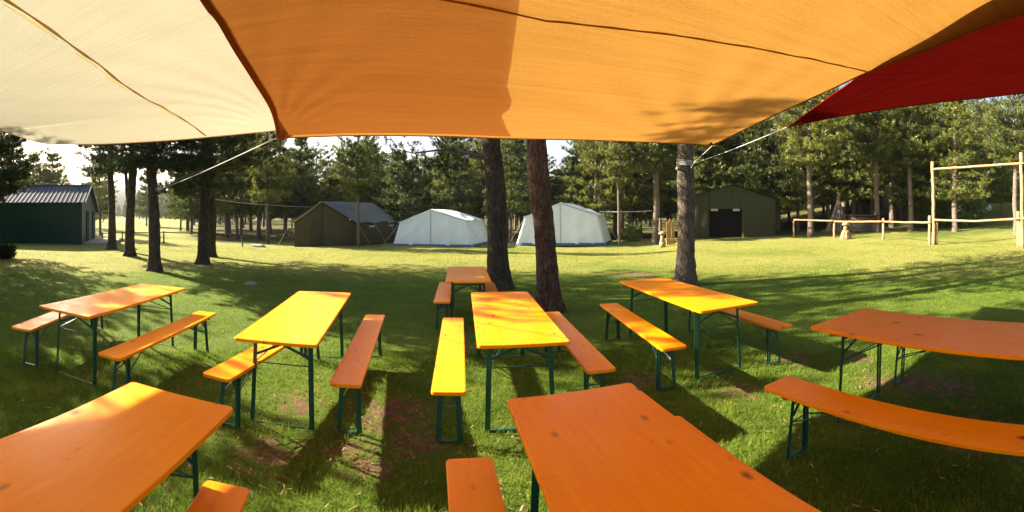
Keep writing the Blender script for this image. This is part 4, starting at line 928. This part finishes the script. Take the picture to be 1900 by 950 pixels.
# ------------------------------------------------------------------ log fence and gate on the right
def log(pts, r, name, m, parent, seed=0, n=9):
    pts = [Vector(p) for p in pts]; out = []; g = random.Random(seed)
    for i in range(len(pts) - 1):
        for k in range(6): out.append(pts[i].lerp(pts[i + 1], k / 6) + Vector((g.uniform(-1, 1), g.uniform(-1, 1), g.uniform(-1, 1))) * r * .15)
    out.append(pts[-1]); rad = [r * (1 + g.uniform(-.08, .08)) for _ in out]; return MB().tube(out, rad, n).build(name, m, parent, True)
fr = thing('rail_fence', 'low rail fence of peeled logs across the meadow edge on the right', 'fence')
posts = [(1473, 29.5, 410), (1548, 29, 408), (1639, 27.3, 405), (1725, 24.4, 400), (1889, 22.5, 392), (1990, 21.5, 390)]
def topz(px, r, y): return P(px, y, r)
for k, (px, r, y) in enumerate(posts):
    b = pos(px, r); t = topz(px, r, y); log([b - Vector((0, 0, .1)), t], .085 if k else .06, 'post', M['wood_pale'], fr, k)
for k, (a, b, ya, yb, sagv) in enumerate([((1473, 29.45), (1548, 28.85), 408, 410, 0), ((1548, 28.85), (1639, 27.15), 411, 411, .02), ((1639, 27.15), (1727, 24.2), 411, 413, .02), ((1733, 24.2), (1889, 22.35), 408, 406, .10), ((1889, 22.35), (1990, 21.4), 405, 403, 0)]):
    p, q = P(a[0], ya, a[1]), P(b[0], yb, b[1]); m_ = p.lerp(q, .5) - Vector((0, 0, sagv)); log([p, m_, q], .062, 'rail', M['wood_pale'], fr, 20 + k)
gt = thing('log_gate', 'tall gate frame of two high log posts and a thin top beam on the right', 'gate')
for k, (px, r, y) in enumerate([(1733, 24.3, 300), (1897, 22.3, 283)]):
    b = pos(px, r); log([b - Vector((0, 0, .1)), P(px - 1, (y + 457) / 2, r), P(px - 3, y, r)], .095, 'post', M['wood_pale'], gt, 40 + k)
    q = pos(px + (5 if k == 0 else -4), r + .1); log([q, q + Vector((0, 0, 1.35))], .075, 'brace_post', M['wood_pale'], gt, 44 + k)
log([P(1731, 314, 24.3), P(1810, 309, 23.0), P(1900, 303, 22.2)], .062, 'top_beam', M['wood_pale'], gt, 50)

# thin dark rail fence on the left
lf = thing('rail_fence', 'thin dark rail fence crossing the clearing behind the left row of pines', 'fence')
lp = [(190, 29, 431), (227, 28.5, 430), (304, 27, 429), (368, 26, 431), (450, 27, 433)]
for px, r, y in lp: b = pos(px, r); log([b - Vector((0, 0, .05)), topz(px, r, y)], .045, 'post', M['wood_dark'], lf, px)
for (a, b) in zip(lp, lp[1:]): log([P(a[0], a[2] + 2, a[1]), P(b[0], b[2] + 2, b[1])], .03, 'rail', M['wood_dark'], lf, a[0])

# mushrooms carved from wood
def mushroom(label, px, r, Ht, big):
    p = pos(px, r); root = thing('wooden_mushroom', label, 'sculpture', p)
    hs = Ht * (.52 if big else .35)
    if big:
        m = MB(); m.tube([(0, 0, -.05), (0, 0, .12), (0, 0, hs * .7), (0, 0, hs)], [.42, .36, .26, .22], 16, jit=.16, seed=3); m.build('stump', M['wood_brown'], root, True)
        for k in range(9): a = k * .7; MB().tube([(.36 * math.cos(a), .36 * math.sin(a), 0), (.25 * math.cos(a), .25 * math.sin(a), hs * .8)], [.05, .02], 6).build('root_ridge', M['wood_pale'], root, True)
    else: MB().tube([(0, 0, -.05), (0, 0, hs)], [.22, .17], 14, jit=.08).build('stump', M['wood_pale'], root, True)
    MB().tube([(0, 0, hs - .02), (0, 0, hs + Ht * .12), (0, 0, Ht * .84)], [.15, .13, .12], 14).build('stem', M['wood_pale'], root, True)
    h = Ht * .2; pr = [(.10, 0), (.22, .0), (.245, .2), (.235, .5), (.18, .8), (.09, .96), (.005, 1)]
    MB().tube([(0, 0, Ht * .8 + h * q) for _, q in pr], [a for a, _ in pr], 18).build('cap', M['wood_pale'], root, True)
mushroom('carved wooden mushroom on a rooted stump in front of the log fence', 1569, 28.2, 1.10, True)
mushroom('small pale wooden mushroom post left of the roped trunk, at the meadow edge', 1229, 26.5, .98, False)

# stick tepee
tp = thing('stick_tepee', 'tepee of thin dark sticks leaning together behind the rail fence', 'tepee', pos(1556, 34)); base = pos(1556, 34)
for k in range(46):
    a = k / 46 * 6.283 + rs.uniform(-.05, .05); rr0 = .95 + rs.uniform(-.1, .15); hh = 2.75 + rs.uniform(-.25, .35)
    MB().tube([(rr0 * math.cos(a), rr0 * math.sin(a), 0), (-.14 * math.cos(a + .4), -.14 * math.sin(a + .4), hh)], [.030, .016], 5).build('stick', M['stick'], tp)
# log hut
hb = pos(1601, 33.5); ht = thing('log_hut', 'low dark log hut with a flat roof, right of the stick tepee', 'hut', hb, -.5)
for k in range(9):
    z = .06 + k * .125
    MB().tube([(-1.0, -.6, z), (.3, -.6, z)], .062, 7).build('log', M['dead_branch'], ht, True)
    MB().tube([(-1.0, -.6, z + .06), (-1.0, .7, z + .06)], .062, 7).build('log', M['dead_branch'], ht, True)
    MB().tube([(1.0, -.6, z + .06), (1.0, .7, z + .06)], .062, 7).build('log', M['dead_branch'], ht, True)
    MB().tube([(-1.0, .7, z), (1.0, .7, z)], .062, 7).build('log', M['dead_branch'], ht, True)
MB().box((.65, -.55, .55), (.66, .05, 1.1)).build('door_board', M['wood_dark'], ht)
MB().box((0, 0, 1.26), (2.4, 1.7, .10)).build('roof_slab', M['wood_dark'], ht, bevel=.02)
# yellow planks leaning by the roped trunk
pl = thing('plank_stand', 'yellow pine planks standing upright just left of the roped trunk', 'wood stack', pos(1246, 27.5))
for k in range(5): MB().bar((-.28 + k * .12, 0, 0), (-.16 + k * .10, .35, 1.45 + .1 * (k % 3)), .09, .03, (0, 1, 0)).build('plank', M['plank_yellow'], pl)
MB().bar((-.5, -.25, .38), (.4, -.25, .38), .2, .05).build('plank', M['plank_yellow'], pl)
for x_ in (-.4, .3): MB().bar((x_, -.25, 0), (x_, -.25, .36), .08, .08).build('leg', M['plank_yellow'], pl)

def rock(name, label, p, s, m, seed, cat='rock'):
    import bmesh
    bm = bmesh.new(); bmesh.ops.create_icosphere(bm, subdivisions=3, radius=1); g = random.Random(seed); ph = [g.uniform(0, 6) for _ in range(6)]
    for v in bm.verts:
        c = v.co; k = 1 + .16 * math.sin(3 * c.x + ph[0]) * math.sin(2.6 * c.y + ph[1]) + .10 * math.sin(5 * c.z + ph[2] + 3 * c.x) + .05 * math.sin(9 * c.y + ph[3])
        v.co = Vector((c.x * s[0], c.y * s[1], c.z * s[2])) * k
    me = bpy.data.meshes.new(name); bm.to_mesh(me); bm.free(); me.materials.append(m); me.polygons.foreach_set('use_smooth', [True] * len(me.polygons))
    o = ob(name, me); o.location = p; tag(o, label, cat)
p_ = P(1833, 386, 47); p_.z = float(gz(p_.x, p_.y)) + .35
rock('boulder', 'round white boulder on the rising lawn in the gate opening', p_, (.42, .36, .36), M['white_stone'], 3)
rock('stone', 'flat dark stone lying in the shaded grass left of centre', pos(466, 10.6) + Vector((0, 0, .02)), (.17, .12, .06), M['rock'], 5)
rock('stone', 'low grey stone heap at the wood edge left of the army tent', pos(480, 27.5) + Vector((0, 0, .04)), (.5, .3, .14), M['rock'], 8)

# ------------------------------------------------------------------ cords
def cord(label, pts, r=.006, sagv=0, seed=0, name='cord', wraps=None, group=None):
    root = thing(name, label, 'rope', (0, 0, 0), 0, group); out = []
    for i in range(len(pts) - 1):
        a, b = Vector(pts[i]), Vector(pts[i + 1])
        for k in range(16): t = k / 16; out.append(a.lerp(b, t) - Vector((0, 0, sagv * 4 * t * (1 - t))))
    out.append(Vector(pts[-1])); MB().tube(out, r, 6).build('line', M['rope'], root, True)
    if wraps:
        c, rad, zs, tilt = wraps
        for k, z in enumerate(zs):
            MB().tube([(c.x + (rad + .01) * math.cos(a), c.y + (rad + .01) * math.sin(a), z + tilt * math.sin(a + k)) for a in np.linspace(0, 2 * math.pi, 29)], max(r * 1.5, .007), 5, cap=False).build('loop', M['rope'], root, True)
    return root
c3p = pos(1273, 10.8); ck = Vector((c3p.x + .12, c3p.y - .2, EYE + (397 - 302) * 10.6 / F))
cord('pale cord from the orange sail corner down to the roped trunk', [P(1322, 270, 9.75 * KS), ck], .004)
cord('long pale cord from the red sail tip to the trunk, looped round its bark', [P(1463, 235, 8.5 * KS), ck], .0045, .03, wraps=(Vector((c3p.x - .04, c3p.y, 0)), .19, [ck.z + .08, ck.z + .04, ck.z - .01, ck.z - .06], .02))
MB_k = [P(1300, 292, 10.4), P(1288, 300, 10.5), P(1282, 312, 10.55)]
cord('short loose cord end hanging at the knot on the roped trunk', MB_k, .005)
l3 = pos(287, 13.4)
cord('long white cord from the cream sail corner to the nearest pine of the left row', [P(513, 256, 8.3 * KS), Vector((l3.x + .1, l3.y, EYE + 45 * 13.3 / F))], .006, .05, wraps=(Vector((l3.x, l3.y, 0)), .18, [EYE + 45 * 13.3 / F, EYE + 47 * 13.3 / F], .03))
cord('thin pale line strung between trees left of the army tent', [P(395, 369, 18), P(500, 380, 26), P(600, 384, 31)], .012, .05)
cord('thin pale washing line between the white tent and the double trunk', [P(1112, 392, 29.5), P(1149, 393, 28.6), P(1210, 391, 29.2)], .014, .02)
cord('pale horizontal cord in the trees behind the gap between the white tents', [P(905, 391, 30), P(948, 392, 31), P(975, 392, 30)], .012, .02)

# ------------------------------------------------------------------ thin morning haze
hz = MB().box((0, 0, 14), (1400, 1400, 34)).build('haze', None); hz['kind'] = 'stuff'
m = bpy.data.materials.new('haze_air'); m.use_nodes = True; m.node_tree.nodes.clear(); n = N(m)
v = n.n('ShaderNodeVolumePrincipled'); v.inputs['Density'].default_value = .0002; v.inputs['Color'].default_value = (.85, .9, 1, 1); v.inputs['Anisotropy'].default_value = .3
n.l(v.outputs[0], n.out.inputs['Volume']); hz.data.materials.append(m)
